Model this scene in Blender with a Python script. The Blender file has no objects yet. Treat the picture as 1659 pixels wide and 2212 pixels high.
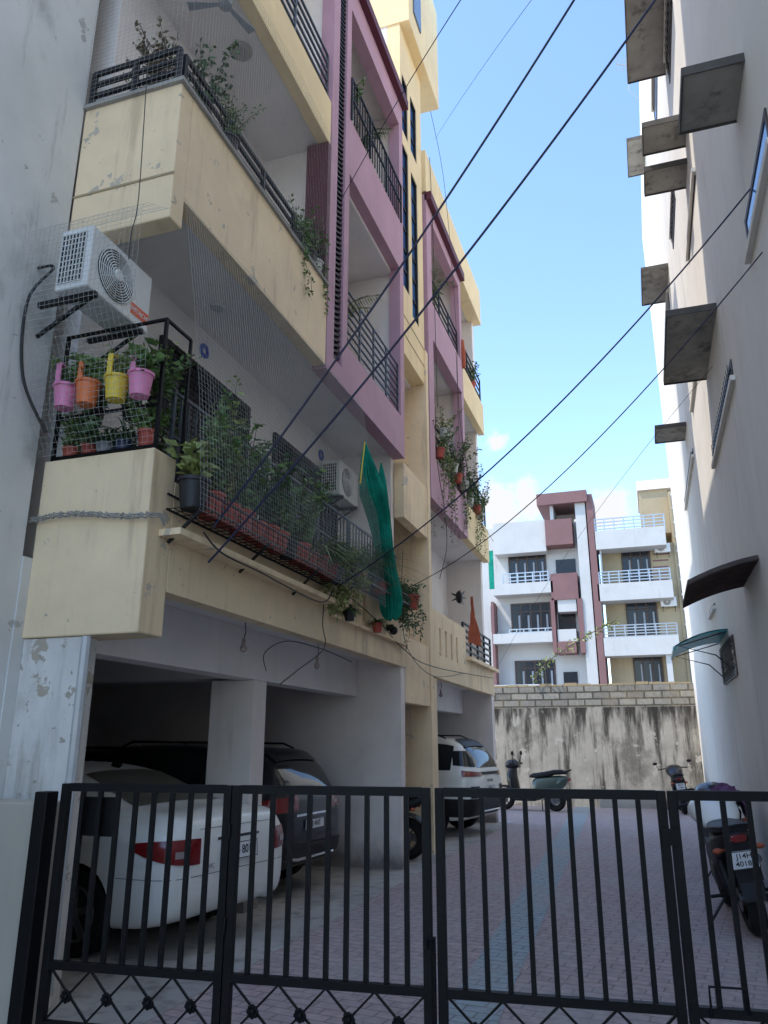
import bpy, bmesh, math, random
from mathutils import Vector, Matrix
from mathutils.bvhtree import BVHTree
R=math.radians; sin=math.sin; cos=math.cos; PI=math.pi
random.seed(7)
rnd=random.random
scene=bpy.context.scene; C=scene.collection
YAW=R(18.4); P=R(16.8); F=1670.0; CAM=Vector((0,0,1.6))
fw=Vector((-sin(YAW)*cos(P),cos(YAW)*cos(P),sin(P))); rt=Vector((cos(YAW),sin(YAW),0)); upv=rt.cross(fw)
def ray(u,v): return fw*F+rt*(u-829.5)+upv*(1106-v)
def hx(u,v,X): d=ray(u,v); return CAM+d*(X/d.x)
def hy(u,v,Y): d=ray(u,v); return CAM+d*(Y/d.y)
def hz(u,v,z): d=ray(u,v); return CAM+d*((z-1.6)/d.z)

# ------------------------------------------------------------------ camera, light, sky
cd=bpy.data.cameras.new('camera'); cam=bpy.data.objects.new('camera',cd); C.objects.link(cam)
cam.matrix_world=Matrix(((rt.x,upv.x,-fw.x,0),(rt.y,upv.y,-fw.y,0),(rt.z,upv.z,-fw.z,1.6),(0,0,0,1)))
cd.sensor_fit='HORIZONTAL'; cd.sensor_width=36; cd.lens=36*F/1659; cd.clip_end=2000; cd.clip_start=.05; scene.camera=cam
SUN=Vector((-.80,-.52,1.38)).normalized()
sl_=bpy.data.lights.new('sun','SUN'); sl_.energy=4.0; sl_.angle=R(.5); sl_.color=(1,.93,.82)
so=bpy.data.objects.new('sun',sl_); C.objects.link(so); so.rotation_euler=SUN.to_track_quat('Z','Y').to_euler(); so.location=(0,0,40)
w_=bpy.data.worlds.new('World'); scene.world=w_; w_.use_nodes=True; nt_=w_.node_tree; N0=nt_.nodes; L0=nt_.links; bg=N0['Background']
sky=N0.new('ShaderNodeTexSky'); sky.sky_type='NISHITA'; sky.sun_disc=False; sky.sun_elevation=math.asin(SUN.z); sky.sun_rotation=math.atan2(SUN.x,SUN.y)
sky.air_density=1.0; sky.dust_density=.3; sky.ozone_density=1.6
hs=N0.new('ShaderNodeHueSaturation'); hs.inputs['Saturation'].default_value=1.05; hs.inputs['Value'].default_value=3.1; L0.new(sky.outputs[0],hs.inputs['Color'])
tc_=N0.new('ShaderNodeTexCoord'); nm_=N0.new('ShaderNodeVectorMath'); nm_.operation='NORMALIZE'; L0.new(tc_.outputs['Generated'],nm_.inputs[0])
cn=N0.new('ShaderNodeTexNoise'); cn.inputs['Scale'].default_value=26; cn.inputs['Detail'].default_value=10; cn.inputs['Roughness'].default_value=.62; L0.new(nm_.outputs[0],cn.inputs[0])
acc=None
for (u,v,r_) in ((1085,1100,.06),(1140,1075,.042),(1310,1110,.05),(1075,955,.028),(1230,1130,.04)):
    d_=ray(u,v).normalized(); ds=N0.new('ShaderNodeVectorMath'); ds.operation='DISTANCE'; L0.new(nm_.outputs[0],ds.inputs[0]); ds.inputs[1].default_value=d_
    mr_=N0.new('ShaderNodeMapRange'); mr_.inputs[1].default_value=0; mr_.inputs[2].default_value=r_; mr_.inputs[3].default_value=.6; mr_.inputs[4].default_value=0; L0.new(ds.outputs['Value'],mr_.inputs[0])
    if acc is None: acc=mr_.outputs[0]
    else:
        mm=N0.new('ShaderNodeMath'); mm.operation='MAXIMUM'; L0.new(acc,mm.inputs[0]); L0.new(mr_.outputs[0],mm.inputs[1]); acc=mm.outputs[0]
ad_=N0.new('ShaderNodeMath'); ad_.operation='ADD'; L0.new(acc,ad_.inputs[0]); L0.new(cn.outputs['Fac'],ad_.inputs[1])
cr=N0.new('ShaderNodeMapRange'); cr.interpolation_type='SMOOTHSTEP'; cr.inputs[1].default_value=.70; cr.inputs[2].default_value=.93; L0.new(ad_.outputs[0],cr.inputs[0])
mc=N0.new('ShaderNodeMix'); mc.data_type='RGBA'; L0.new(cr.outputs[0],mc.inputs[0]); L0.new(hs.outputs[0],mc.inputs[6]); mc.inputs[7].default_value=(6.4,6.45,6.6,1)
L0.new(mc.outputs[2],bg.inputs[0]); bg.inputs[1].default_value=.15
scene.view_settings.view_transform='Standard'; scene.view_settings.look='None'; scene.view_settings.exposure=0

# ------------------------------------------------------------------ materials
def mat(name,col,rough=.8,var=.12,scale=2.5,bump=.08,bscale=60,metal=0,streak=None,samt=.5,sthr=.55,patch=None,pthr=.64,pscale=1.2,coat=0,low=None,lowz=1.0,spec=.5,sscale=1.5,high=None,hz_=(1.2,2.7)):
    m=bpy.data.materials.new(name); m.use_nodes=True
    nt=m.node_tree; N=nt.nodes; L=nt.links; b=N['Principled BSDF']
    b.inputs['Roughness'].default_value=rough; b.inputs['Metallic'].default_value=metal
    b.inputs['Specular IOR Level'].default_value=spec
    if coat: b.inputs['Coat Weight'].default_value=coat; b.inputs['Coat Roughness'].default_value=.06
    tc=N.new('ShaderNodeTexCoord')
    no=N.new('ShaderNodeTexNoise'); no.inputs['Scale'].default_value=scale; no.inputs['Detail'].default_value=8; no.inputs['Roughness'].default_value=.62
    L.new(tc.outputs['Object'],no.inputs['Vector'])
    mr=N.new('ShaderNodeMapRange'); mr.inputs[1].default_value=.3; mr.inputs[2].default_value=.7; mr.inputs[3].default_value=1-var; mr.inputs[4].default_value=1+var
    L.new(no.outputs['Fac'],mr.inputs[0])
    mx=N.new('ShaderNodeVectorMath'); mx.operation='SCALE'; mx.inputs[0].default_value=col[:3]; L.new(mr.outputs[0],mx.inputs['Scale'])
    cur=mx.outputs[0]
    def mixin(fac,colr):
        nonlocal cur
        x=N.new('ShaderNodeMix'); x.data_type='RGBA'; L.new(fac,x.inputs[0]); L.new(cur,x.inputs[6]); x.inputs[7].default_value=(*colr,1); cur=x.outputs[2]
    def ramp(src,a,c,o=1.0):
        r=N.new('ShaderNodeMapRange'); r.interpolation_type='SMOOTHSTEP'; r.inputs[1].default_value=a; r.inputs[2].default_value=c; r.inputs[3].default_value=0; r.inputs[4].default_value=o
        L.new(src,r.inputs[0]); return r.outputs[0]
    def nz(sc,vec=(1,1,1),det=8,loc=(0,0,0)):
        mp=N.new('ShaderNodeMapping'); mp.inputs['Scale'].default_value=vec; mp.inputs['Location'].default_value=loc; L.new(tc.outputs['Object'],mp.inputs[0])
        n=N.new('ShaderNodeTexNoise'); n.inputs['Scale'].default_value=sc; n.inputs['Detail'].default_value=det; n.inputs['Roughness'].default_value=.65; L.new(mp.outputs[0],n.inputs[0]); return n.outputs['Fac']
    if streak:
        f1=nz(sscale,(3,3,.35)); mixin(ramp(f1,sthr,sthr+.2,samt),streak)
        f2=nz(.9,(1,1,.8),10,(4,2,9)); mixin(ramp(f2,sthr+.02,sthr+.17,samt*.6),streak)
    if patch:
        f3=nz(pscale,(1,1,1),12,(7,3,1)); mixin(ramp(f3,pthr,pthr+.015,.85),patch)
        f4=nz(pscale*3.1,(1,1,1),12,(2,8,5)); mixin(ramp(f4,pthr+.02,pthr+.03,.7),tuple(c*.7 for c in patch))
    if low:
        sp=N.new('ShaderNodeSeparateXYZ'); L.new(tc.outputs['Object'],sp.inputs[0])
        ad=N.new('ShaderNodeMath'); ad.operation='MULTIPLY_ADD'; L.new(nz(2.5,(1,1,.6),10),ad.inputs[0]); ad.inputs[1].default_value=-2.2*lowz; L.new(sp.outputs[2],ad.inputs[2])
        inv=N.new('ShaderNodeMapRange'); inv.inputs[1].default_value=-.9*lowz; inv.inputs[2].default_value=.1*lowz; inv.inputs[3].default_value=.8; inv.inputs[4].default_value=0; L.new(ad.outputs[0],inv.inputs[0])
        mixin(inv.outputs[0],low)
    if high:
        sp=N.new('ShaderNodeSeparateXYZ'); L.new(tc.outputs['Object'],sp.inputs[0])
        ad=N.new('ShaderNodeMath'); ad.operation='MULTIPLY_ADD'; L.new(nz(2.2,(1.6,1,.22),12,(3,1,2)),ad.inputs[0]); ad.inputs[1].default_value=6.0; L.new(sp.outputs[2],ad.inputs[2])
        mixin(ramp(ad.outputs[0],hz_[0]+3.0,hz_[1]+3.0,.95),high)
    L.new(cur,b.inputs['Base Color'])
    if bump:
        n2=N.new('ShaderNodeTexNoise'); n2.inputs['Scale'].default_value=bscale; n2.inputs['Detail'].default_value=4; L.new(tc.outputs['Object'],n2.inputs[0])
        bp=N.new('ShaderNodeBump'); bp.inputs['Strength'].default_value=bump; bp.inputs['Distance'].default_value=.01; L.new(n2.outputs['Fac'],bp.inputs['Height']); L.new(bp.outputs[0],b.inputs['Normal'])
    return m
def glass(name,col,rough=.06,spec=.5):
    return mat(name,col,rough,.05,2,0,spec=spec)
def brickmat(name,c1,c2,mortar,bw,bh,ms=.02,rough=.85,off=.5,rot=None,dirt=(.2,.17,.14),dthr=.5,damt=.5,bump=.5):
    m=bpy.data.materials.new(name); m.use_nodes=True; nt=m.node_tree; N=nt.nodes; L=nt.links; b=N['Principled BSDF']; b.inputs['Roughness'].default_value=rough
    tc=N.new('ShaderNodeTexCoord'); mp=N.new('ShaderNodeMapping'); L.new(tc.outputs['Object'],mp.inputs[0])
    if rot: mp.inputs['Rotation'].default_value=rot
    br=N.new('ShaderNodeTexBrick'); L.new(mp.outputs[0],br.inputs[0]); br.inputs['Color1'].default_value=(*c1,1); br.inputs['Color2'].default_value=(*c2,1); br.inputs['Mortar'].default_value=(*mortar,1)
    br.inputs['Scale'].default_value=1; br.inputs['Brick Width'].default_value=bw; br.inputs['Row Height'].default_value=bh; br.inputs['Mortar Size'].default_value=ms; br.offset=off
    n=N.new('ShaderNodeTexNoise'); n.inputs['Scale'].default_value=.9; n.inputs['Detail'].default_value=10; n.inputs['Roughness'].default_value=.7; L.new(tc.outputs['Object'],n.inputs[0])
    r=N.new('ShaderNodeMapRange'); r.inputs[1].default_value=dthr; r.inputs[2].default_value=dthr+.22; r.inputs[3].default_value=0; r.inputs[4].default_value=damt; L.new(n.outputs['Fac'],r.inputs[0])
    x=N.new('ShaderNodeMix'); x.data_type='RGBA'; L.new(r.outputs[0],x.inputs[0]); L.new(br.outputs['Color'],x.inputs[6]); x.inputs[7].default_value=(*dirt,1)
    n3=N.new('ShaderNodeTexNoise'); n3.inputs['Scale'].default_value=14; n3.inputs['Detail'].default_value=6; L.new(tc.outputs['Object'],n3.inputs[0])
    r3=N.new('ShaderNodeMapRange'); r3.inputs[1].default_value=.3; r3.inputs[2].default_value=.7; r3.inputs[3].default_value=.82; r3.inputs[4].default_value=1.14; L.new(n3.outputs['Fac'],r3.inputs[0])
    sc=N.new('ShaderNodeVectorMath'); sc.operation='SCALE'; L.new(x.outputs[2],sc.inputs[0]); L.new(r3.outputs[0],sc.inputs['Scale'])
    L.new(sc.outputs[0],b.inputs['Base Color'])
    bp=N.new('ShaderNodeBump'); bp.inputs['Strength'].default_value=bump; bp.inputs['Distance'].default_value=.01; bp.invert=True; L.new(br.outputs['Fac'],bp.inputs['Height']); L.new(bp.outputs[0],b.inputs['Normal'])
    return m
M={}
M['yellow']=mat('cream_paint',(.90,.70,.45),.75,.09,1.6,.06,90,streak=(.42,.29,.17),samt=.48,sthr=.52,patch=(.50,.44,.36),pthr=.635,pscale=2.4)
M['yellow2']=mat('yellow_paint',(.90,.70,.39),.75,.07,1.6,.05,90,streak=(.5,.37,.2),samt=.35,sthr=.55)
M['soffit']=mat('soffit_white',(.84,.78,.74),.85,.06,1.5,.04,60,streak=(.55,.5,.47),samt=.35)
M['pale']=mat('pale_wall',(.86,.79,.74),.85,.06,1.5,.04,60,streak=(.52,.47,.44),samt=.3)
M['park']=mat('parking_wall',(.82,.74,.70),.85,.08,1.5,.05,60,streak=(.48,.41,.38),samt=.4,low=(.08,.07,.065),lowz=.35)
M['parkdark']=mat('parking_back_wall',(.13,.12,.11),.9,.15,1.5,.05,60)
M['purple']=mat('purple_paint',(.52,.31,.38),.75,.08,1.5,.05,70,streak=(.35,.19,.24),samt=.4)
M['maroon']=mat('maroon_paint',(.11,.018,.035),.6,.1,2,.05,70)
M['maroon2']=mat('dull_maroon_paint',(.20,.10,.095),.7,.1,1,.05,70,streak=(.14,.08,.08),samt=.4)
M['grey']=mat('weathered_grey_plaster',(.74,.73,.70),.85,.1,1.2,.12,50,streak=(.12,.13,.13),samt=.85,sthr=.535,patch=(.44,.43,.40),pthr=.65,pscale=2.5,sscale=1.1)
M['tile']=mat('beige_dado',(.40,.36,.30),.6,.08,2,.06,40,streak=(.25,.21,.17),samt=.5)
M['column']=mat('peeling_whitewash',(.72,.69,.64),.85,.14,1.6,.15,40,streak=(.3,.26,.21),samt=.7,sthr=.5,patch=(.42,.35,.26),pthr=.59,pscale=2.6)
M['rwall']=mat('cream_white_plaster',(.84,.78,.69),.85,.05,1.2,.15,55,streak=(.58,.53,.46),samt=.4,sthr=.53,sscale=.8)
M['shade']=mat('sunshade_concrete',(.40,.37,.32),.9,.2,2,.12,40,streak=(.09,.085,.075),samt=.8,sthr=.5)
M['shadedge']=mat('sunshade_edge',(.10,.09,.08),.9,.3,4,.12,40)
M['conc']=mat('concrete',(.36,.34,.31),.9,.15,1.5,.25,30,streak=(.17,.15,.13),samt=.5)
M['white']=mat('white_paint',(.52,.51,.49),.7,.06,1,.04,60,streak=(.34,.33,.31),samt=.5)
M['tan']=mat('tan_paint',(.42,.33,.20),.75,.07,1,.04,60,streak=(.30,.24,.15),samt=.4)
M['black']=mat('black_painted_steel',(.005,.005,.006),.5,.3,9,.15,80,spec=.2)
M['iron']=mat('dark_railing_paint',(.018,.018,.022),.55,.2,6,.05,60,spec=.3)
M['greyrail']=mat('grey_railing_paint',(.07,.08,.10),.5,.2,6,.05,60,metal=.2)
M['steel']=mat('stainless_steel',(.45,.47,.50),.35,.1,6,.03,60,metal=.9)
M['chrome']=mat('chrome',(.75,.76,.78),.12,.05,6,0,60,metal=1)
M['alloy']=mat('alloy_rim',(.18,.18,.19),.4,.1,6,.03,60,metal=.6)
M['rubber']=mat('rubber',(.012,.012,.012),.85,.2,12,.2,90,spec=.3)
M['blackplastic']=mat('black_plastic',(.012,.012,.014),.5,.2,10,.05,90,spec=.3)
M['brownframe']=mat('brown_window_frame',(.06,.035,.025),.5,.2,6,.05,60)
M['dglass']=glass('dark_glass',(.02,.024,.03),.12,.35)
M['bglass']=glass('blue_glass',(.05,.14,.36),.08)
M['gglass']=glass('grey_blue_glass',(.13,.17,.23),.15)
M['carglass']=glass('car_glass',(.014,.018,.022),.05,.45)
M['dustglass']=glass('dusty_rear_glass',(.12,.12,.095),.3,.4)
M['carwhite']=mat('white_car_paint',(.86,.855,.80),.4,.03,1.5,0,coat=.5,streak=(.70,.68,.62),samt=.2)
M['cardark']=mat('charcoal_car_paint',(.009,.010,.015),.28,.08,1.5,0,coat=.25,spec=.35)
M['carblack']=mat('black_car_paint',(.008,.008,.01),.3,.08,1.5,0,coat=.3,spec=.35)
M['red']=mat('red_lens',(.19,.007,.009),.18,.25,20,.1,90,coat=.6)
M['lens']=mat('clear_lens',(.36,.28,.27),.12,.1,20,.1,90,coat=.8)
M['plate']=mat('plate_white',(.75,.76,.78),.5,.06,20,0)
M['ink']=mat('plate_lettering',(.01,.01,.012),.5,.05,20,0)
M['seam']=mat('panel_gap',(.12,.12,.115),.6,.05,20,0)
M['orange_ink']=mat('orange_lettering',(.8,.12,.03),.5,.05,20,0)
M['acwhite']=mat('air_conditioner_white',(.76,.76,.74),.5,.06,3,.02,60,streak=(.42,.40,.36),samt=.5)
M['terra']=mat('terracotta_red',(.42,.07,.045),.6,.25,8,.1,60)
M['blackpot']=mat('black_pot',(.02,.02,.024),.55,.2,8,.05,60)
M['pink']=mat('pink_plastic',(.80,.26,.46),.45,.08,8,0)
M['orange']=mat('orange_plastic',(.78,.20,.06),.45,.08,8,0)
M['yplastic']=mat('yellow_plastic',(.80,.58,.06),.45,.08,8,0)
M['bluepot']=mat('navy_pot',(.03,.05,.12),.45,.08,8,0)
M['greypot']=mat('grey_pot',(.3,.32,.35),.6,.08,8,0)
M['wpot']=mat('white_pot',(.6,.58,.55),.6,.08,8,.05)
M['leaf']=mat('leaf_green',(.11,.19,.055),.5,.6,9,0)
M['leafd']=mat('leaf_dark_green',(.060,.12,.045),.5,.6,9,0)
M['leafy']=mat('leaf_yellow_green',(.22,.26,.08),.5,.55,9,0)
M['leafdry']=mat('leaf_dry',(.14,.10,.05),.7,.5,7,0)
M['stem']=mat('stem_brown',(.10,.075,.04),.8,.3,8,.1)
M['green']=mat('green_shade_net',(.015,.27,.19),.8,.35,6,.4,120,spec=.1)
M['flag']=mat('orange_cloth',(.45,.11,.05),.8,.25,6,.2,80)
M['purplecloth']=mat('purple_cloth',(.16,.065,.16),.85,.4,9,.3,60)
M['net']=mat('net_cord',(.42,.42,.40),.8,.2,5,0)
M['cable']=mat('cable_sheath_sky_tint',(.008,.012,.05),.45,.1,5,0)  # blue of reflected sky put into the black sheath colour
M['cableblk']=mat('black_wire',(.02,.018,.018),.6,.1,5,0)
M['rust']=mat('rusty_corrugated_sheet',(.06,.04,.033),.75,.5,5,.2,40,streak=(.14,.06,.03),samt=.6)
M['cyan']=mat('cyan_polycarbonate',(.02,.42,.46),.3,.15,4,0,spec=.2)
M['bluevent']=mat('blue_vent_ring',(.03,.07,.42),.4,.3,30,0)
M['bluedk']=mat('dark_green_scooter_paint',(.04,.07,.05),.3,.1,3,0,coat=.6)
M['graypanel']=mat('light_grey_paint',(.50,.50,.50),.45,.08,4,0,coat=.3)
M['plaster']=mat('stained_boundary_plaster',(.42,.39,.34),.9,.25,1.4,.35,35,streak=(.05,.046,.038),samt=.95,sthr=.47,patch=(.52,.49,.44),pthr=.60,pscale=2.0,high=(.030,.027,.023),hz_=(1.9,2.9))
M['block']=brickmat('concrete_blockwork',(.36,.35,.31),(.23,.22,.20),(.10,.09,.07),.46,.19,.022,rot=(R(90),0,0),dirt=(.42,.33,.20),dthr=.52,damt=.6,bump=1)
M['paver']=brickmat('pink_brick_pavers',(.45,.34,.325),(.38,.30,.29),(.22,.18,.17),.22,.11,.007,rot=(0,0,R(8)),dirt=(.38,.35,.33),dthr=.45,damt=.75,bump=.3)
M['paver2']=brickmat('blue_grey_pavers',(.31,.38,.39),(.33,.37,.38),(.20,.19,.19),.22,.11,.007,rot=(0,0,R(8)),dirt=(.39,.35,.33),dthr=.46,damt=.85,bump=.3)
M['floor']=mat('worn_concrete_floor',(.40,.38,.35),.8,.2,.8,.3,25,streak=(.17,.15,.13),samt=.7,sthr=.48)

# ------------------------------------------------------------------ mesh builder
def rootloc(o):
    v=Vector((0,0,0))
    while o: v+=o.location; o=o.parent
    return v
class MB:
    def __init__(s): s.v=[]; s.f=[]
    def add(s,vs,fs):
        n=len(s.v); s.v+= [tuple(p) for p in vs]; s.f+=[tuple(i+n for i in f) for f in fs]; return s
    def box(s,x0,x1,y0,y1,z0,z1):
        if x0>x1:x0,x1=x1,x0
        if y0>y1:y0,y1=y1,y0
        if z0>z1:z0,z1=z1,z0
        return s.add([(x0,y0,z0),(x1,y0,z0),(x1,y1,z0),(x0,y1,z0),(x0,y0,z1),(x1,y0,z1),(x1,y1,z1),(x0,y1,z1)],[(0,3,2,1),(4,5,6,7),(0,1,5,4),(1,2,6,5),(2,3,7,6),(3,0,4,7)])
    def hexa(s,p): return s.add(p,[(0,3,2,1),(4,5,6,7),(0,1,5,4),(1,2,6,5),(2,3,7,6),(3,0,4,7)])
    def beam(s,a,b,w,h,upd=(0,0,1)):
        a=Vector(a);b=Vector(b);d=(b-a).normalized();u=Vector(upd)
        if abs(d.dot(u))>.98: u=Vector((0,1,0)) if abs(d.y)<.9 else Vector((1,0,0))
        r=d.cross(u).normalized()*w/2; t=r.cross(d).normalized()*h/2
        return s.hexa([a-r-t,a+r-t,b+r-t,b-r-t,a-r+t,a+r+t,b+r+t,b-r+t])
    def tube(s,pts,r,n=6,cap=True):
        pts=[Vector(p) for p in pts]; m=len(pts); rs=r if isinstance(r,(list,tuple)) else [r]*m
        ref=Vector((0,0,1)); 
        d0=(pts[1]-pts[0]).normalized()
        if abs(d0.dot(ref))>.9: ref=Vector((0,1,0)) if abs(d0.y)<.9 else Vector((1,0,0))
        b=len(s.v); 
        for i,p in enumerate(pts):
            d=(pts[min(i+1,m-1)]-pts[max(i-1,0)])
            d=d.normalized() if d.length>1e-9 else d0
            a=d.cross(ref)
            a=a.normalized() if a.length>1e-6 else Vector((1,0,0))
            c=a.cross(d); ref=c
            for k in range(n):
                t=2*PI*k/n; s.v.append(tuple(p+(a*cos(t)+c*sin(t))*rs[i]))
        for i in range(m-1):
            for k in range(n):
                s.f.append((b+i*n+k,b+i*n+(k+1)%n,b+(i+1)*n+(k+1)%n,b+(i+1)*n+k))
        if cap and n>2: s.f.append(tuple(b+k for k in range(n))[::-1]); s.f.append(tuple(b+(m-1)*n+k for k in range(n)))
        return s
    def lathe(s,prof,c=(0,0,0),axis='z',n=16):
        c=Vector(c); b=len(s.v); m=len(prof)
        for r,h in prof:
            for k in range(n):
                t=2*PI*k/n; x=r*cos(t); y=r*sin(t)
                p={'z':(x,y,h),'x':(h,x,y),'y':(x,h,y)}[axis]; s.v.append(tuple(c+Vector(p)))
        for i in range(m-1):
            for k in range(n): s.f.append((b+i*n+k,b+i*n+(k+1)%n,b+(i+1)*n+(k+1)%n,b+(i+1)*n+k))
        if prof[0][0]>1e-5: s.f.append(tuple(b+k for k in range(n))[::-1])
        if prof[-1][0]>1e-5: s.f.append(tuple(b+(m-1)*n+k for k in range(n)))
        return s
    def ell(s,c,rx,ry,rz,n=12,m=7):
        b=len(s.v); c=Vector(c)
        for i in range(m+1):
            a=PI*i/m
            for k in range(n):
                t=2*PI*k/n; s.v.append((c.x+rx*max(sin(a),.02)*cos(t),c.y+ry*max(sin(a),.02)*sin(t),c.z-rz*cos(a)))
        for i in range(m):
            for k in range(n): s.f.append((b+i*n+k,b+i*n+(k+1)%n,b+(i+1)*n+(k+1)%n,b+(i+1)*n+k))
        s.f.append(tuple(b+k for k in range(n))[::-1]); s.f.append(tuple(b+m*n+k for k in range(n))); return s
    def loftx(s,secs,n=14,e=.8):
        b=len(s.v); m=len(secs)
        for (x,zc,hy_,hz_) in secs:
            for k in range(n):
                t=2*PI*k/n; cy=cos(t); cz=sin(t)
                s.v.append((x,hy_*math.copysign(abs(cy)**e,cy),zc+hz_*math.copysign(abs(cz)**e,cz)))
        for i in range(m-1):
            for k in range(n): s.f.append((b+i*n+k,b+i*n+(k+1)%n,b+(i+1)*n+(k+1)%n,b+(i+1)*n+k))
        s.f.append(tuple(b+k for k in range(n))[::-1]); s.f.append(tuple(b+(m-1)*n+k for k in range(n))); return s
    def seg(s,a,b_,r):
        a=Vector(a);b_=Vector(b_); d=(b_-a)
        if d.length<1e-6: return
        d.normalize(); u=Vector((.31,.52,.79)); p=d.cross(u).normalized(); q=d.cross(p); k=len(s.v)
        for base in (a,b_):
            for t in (0,2.094,4.189): s.v.append(tuple(base+(p*cos(t)+q*sin(t))*r))
        s.f+=[(k,k+1,k+4,k+3),(k+1,k+2,k+5,k+4),(k+2,k,k+3,k+5)]
    def build(s,name,m,parent=None,world=False,smooth=False,bevel=0,recalc=True):
        me=bpy.data.meshes.new(name)
        off=Vector((0,0,0)); loc=Vector((0,0,0))
        if world and parent: off=rootloc(parent)
        elif world and s.v:
            xs=[p[0] for p in s.v]; ys=[p[1] for p in s.v]; zs=[p[2] for p in s.v]
            loc=off=Vector(((min(xs)+max(xs))/2,(min(ys)+max(ys))/2,min(zs)))
        me.from_pydata([(p[0]-off.x,p[1]-off.y,p[2]-off.z) for p in s.v],[],s.f)
        if recalc:
            bm=bmesh.new(); bm.from_mesh(me); bmesh.ops.recalc_face_normals(bm,faces=bm.faces); bm.to_mesh(me); bm.free()
        if smooth:
            me.shade_smooth(); me.set_sharp_from_angle(angle=R(38))
        me.materials.append(m); o=bpy.data.objects.new(name,me); C.objects.link(o); o.parent=parent; o.location=loc
        if bevel:
            bv=o.modifiers.new('bevel','BEVEL'); bv.width=bevel; bv.segments=2; bv.limit_method='ANGLE'
        return o
def tag(o,label,cat=None,group=None,kind=None):
    o['label']=label
    if cat: o['category']=cat
    if group: o['group']=group
    if kind: o['kind']=kind
    return o
def thing(name,loc,label,cat,group=None,rz=0,rot=None):
    o=bpy.data.objects.new(name,None); C.objects.link(o); o.location=loc; o.rotation_euler=rot or (0,0,rz); o.empty_display_size=.1
    return tag(o,label,cat,group)
def struct(name,mb,m): 
    o=mb.build(name,m,world=True); o['kind']='structure'; o['label']=name.replace('_',' '); return o
def text(s,size,m,parent,loc,rot,name='lettering',ext=.002,align='CENTER'):
    cu=bpy.data.curves.new(name,'FONT'); cu.body=s; cu.size=size; cu.extrude=ext; cu.align_x=align; cu.align_y='CENTER'; cu.offset=size*.012
    t=bpy.data.objects.new(name,cu); C.objects.link(t); bpy.context.view_layer.update()
    me=bpy.data.meshes.new_from_object(t.evaluated_get(bpy.context.evaluated_depsgraph_get()))
    bpy.data.objects.remove(t); me.materials.clear(); me.materials.append(m)
    o=bpy.data.objects.new(name,me); C.objects.link(o); o.parent=parent; o.location=loc; o.rotation_euler=rot; return o
def holes(mb,x0,x1,y0,y1,z0,z1,hs):
    ys=sorted({y0,y1,*[h[0] for h in hs],*[h[1] for h in hs]})
    for a,b in zip(ys[:-1],ys[1:]):
        c=(a+b)/2; cuts=sorted([(h[2],h[3]) for h in hs if h[0]<c<h[1]]); z=z0
        for p,q in cuts:
            if p>z+1e-4: mb.box(x0,x1,a,b,z,p)
            z=q
        if z<z1-1e-4: mb.box(x0,x1,a,b,z,z1)
    return mb
ORD=['first','second','third','fourth','fifth','sixth','seventh','eighth','ninth','tenth','eleventh','twelfth','thirteenth','fourteenth','fifteenth']

# ------------------------------------------------------------------ ground
struct('ground',MB().box(-300,300,-200,400,-.3,-.012),M['conc'])
struct('road',MB().box(-9,6,-8,4.4,-.2,0.0),M['floor'])
struct('parking_floor',MB().box(-9.5,-3.05,4.4,18.2,-.2,0.004),M['floor'])
struct('pavement',MB().box(-3.05,1.2,4.4,23,-.2,0.0).box(-4.6,-3.05,18.2,23,-.2,0.0),M['paver'])
a=MB(); a.add([(-1.35,4.4,.005),(-1.0,4.4,.005),(-1.72,23,.005),(-2.15,23,.005)],[(0,1,2,3)]); struct('pavement_stripe',a,M['paver2'])
XF=-3.32; XB=-4.32

# ------------------------------------------------------------------ windows
def win_x(parent,X,sg,y0,y1,z0,z1,fm,gm,cols=2,rows=3,grill=True,name='window',fw_=.06,gstep=.12,d=.05):
    fr=MB()
    xa=X; xb=X+sg*d
    fr.box(xa,xb,y0,y1,z0,z0+fw_).box(xa,xb,y0,y1,z1-fw_,z1).box(xa,xb,y0,y0+fw_,z0+fw_,z1-fw_).box(xa,xb,y1-fw_,y1,z0+fw_,z1-fw_)
    for i in range(1,cols):
        y=y0+(y1-y0)*i/cols; fr.box(xa,xb-sg*.003,y-fw_*.4,y+fw_*.4,z0+fw_,z1-fw_)
    w=fr.build(name,fm,parent,world=True)
    MB().box(X,X+sg*min(.012,d*.5),y0+fw_,y1-fw_,z0+fw_,z1-fw_).build('pane',gm,w,world=True)
    if grill:
        g=MB(); n=max(2,int((z1-z0)/gstep)); k=max(2,int((y1-y0)/gstep)); xg=X+sg*(d+.012)
        for i in range(1,n): z=z0+(z1-z0)*i/n; g.box(xg-.005,xg+.005,y0,y1,z-.006,z+.006)
        for i in range(1,k): y=y0+(y1-y0)*i/k; g.box(xg-.013,xg-.0055,y-.005,y+.005,z0,z1)
        g.build('grille',M['iron'],w,world=True)
    return w
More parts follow.
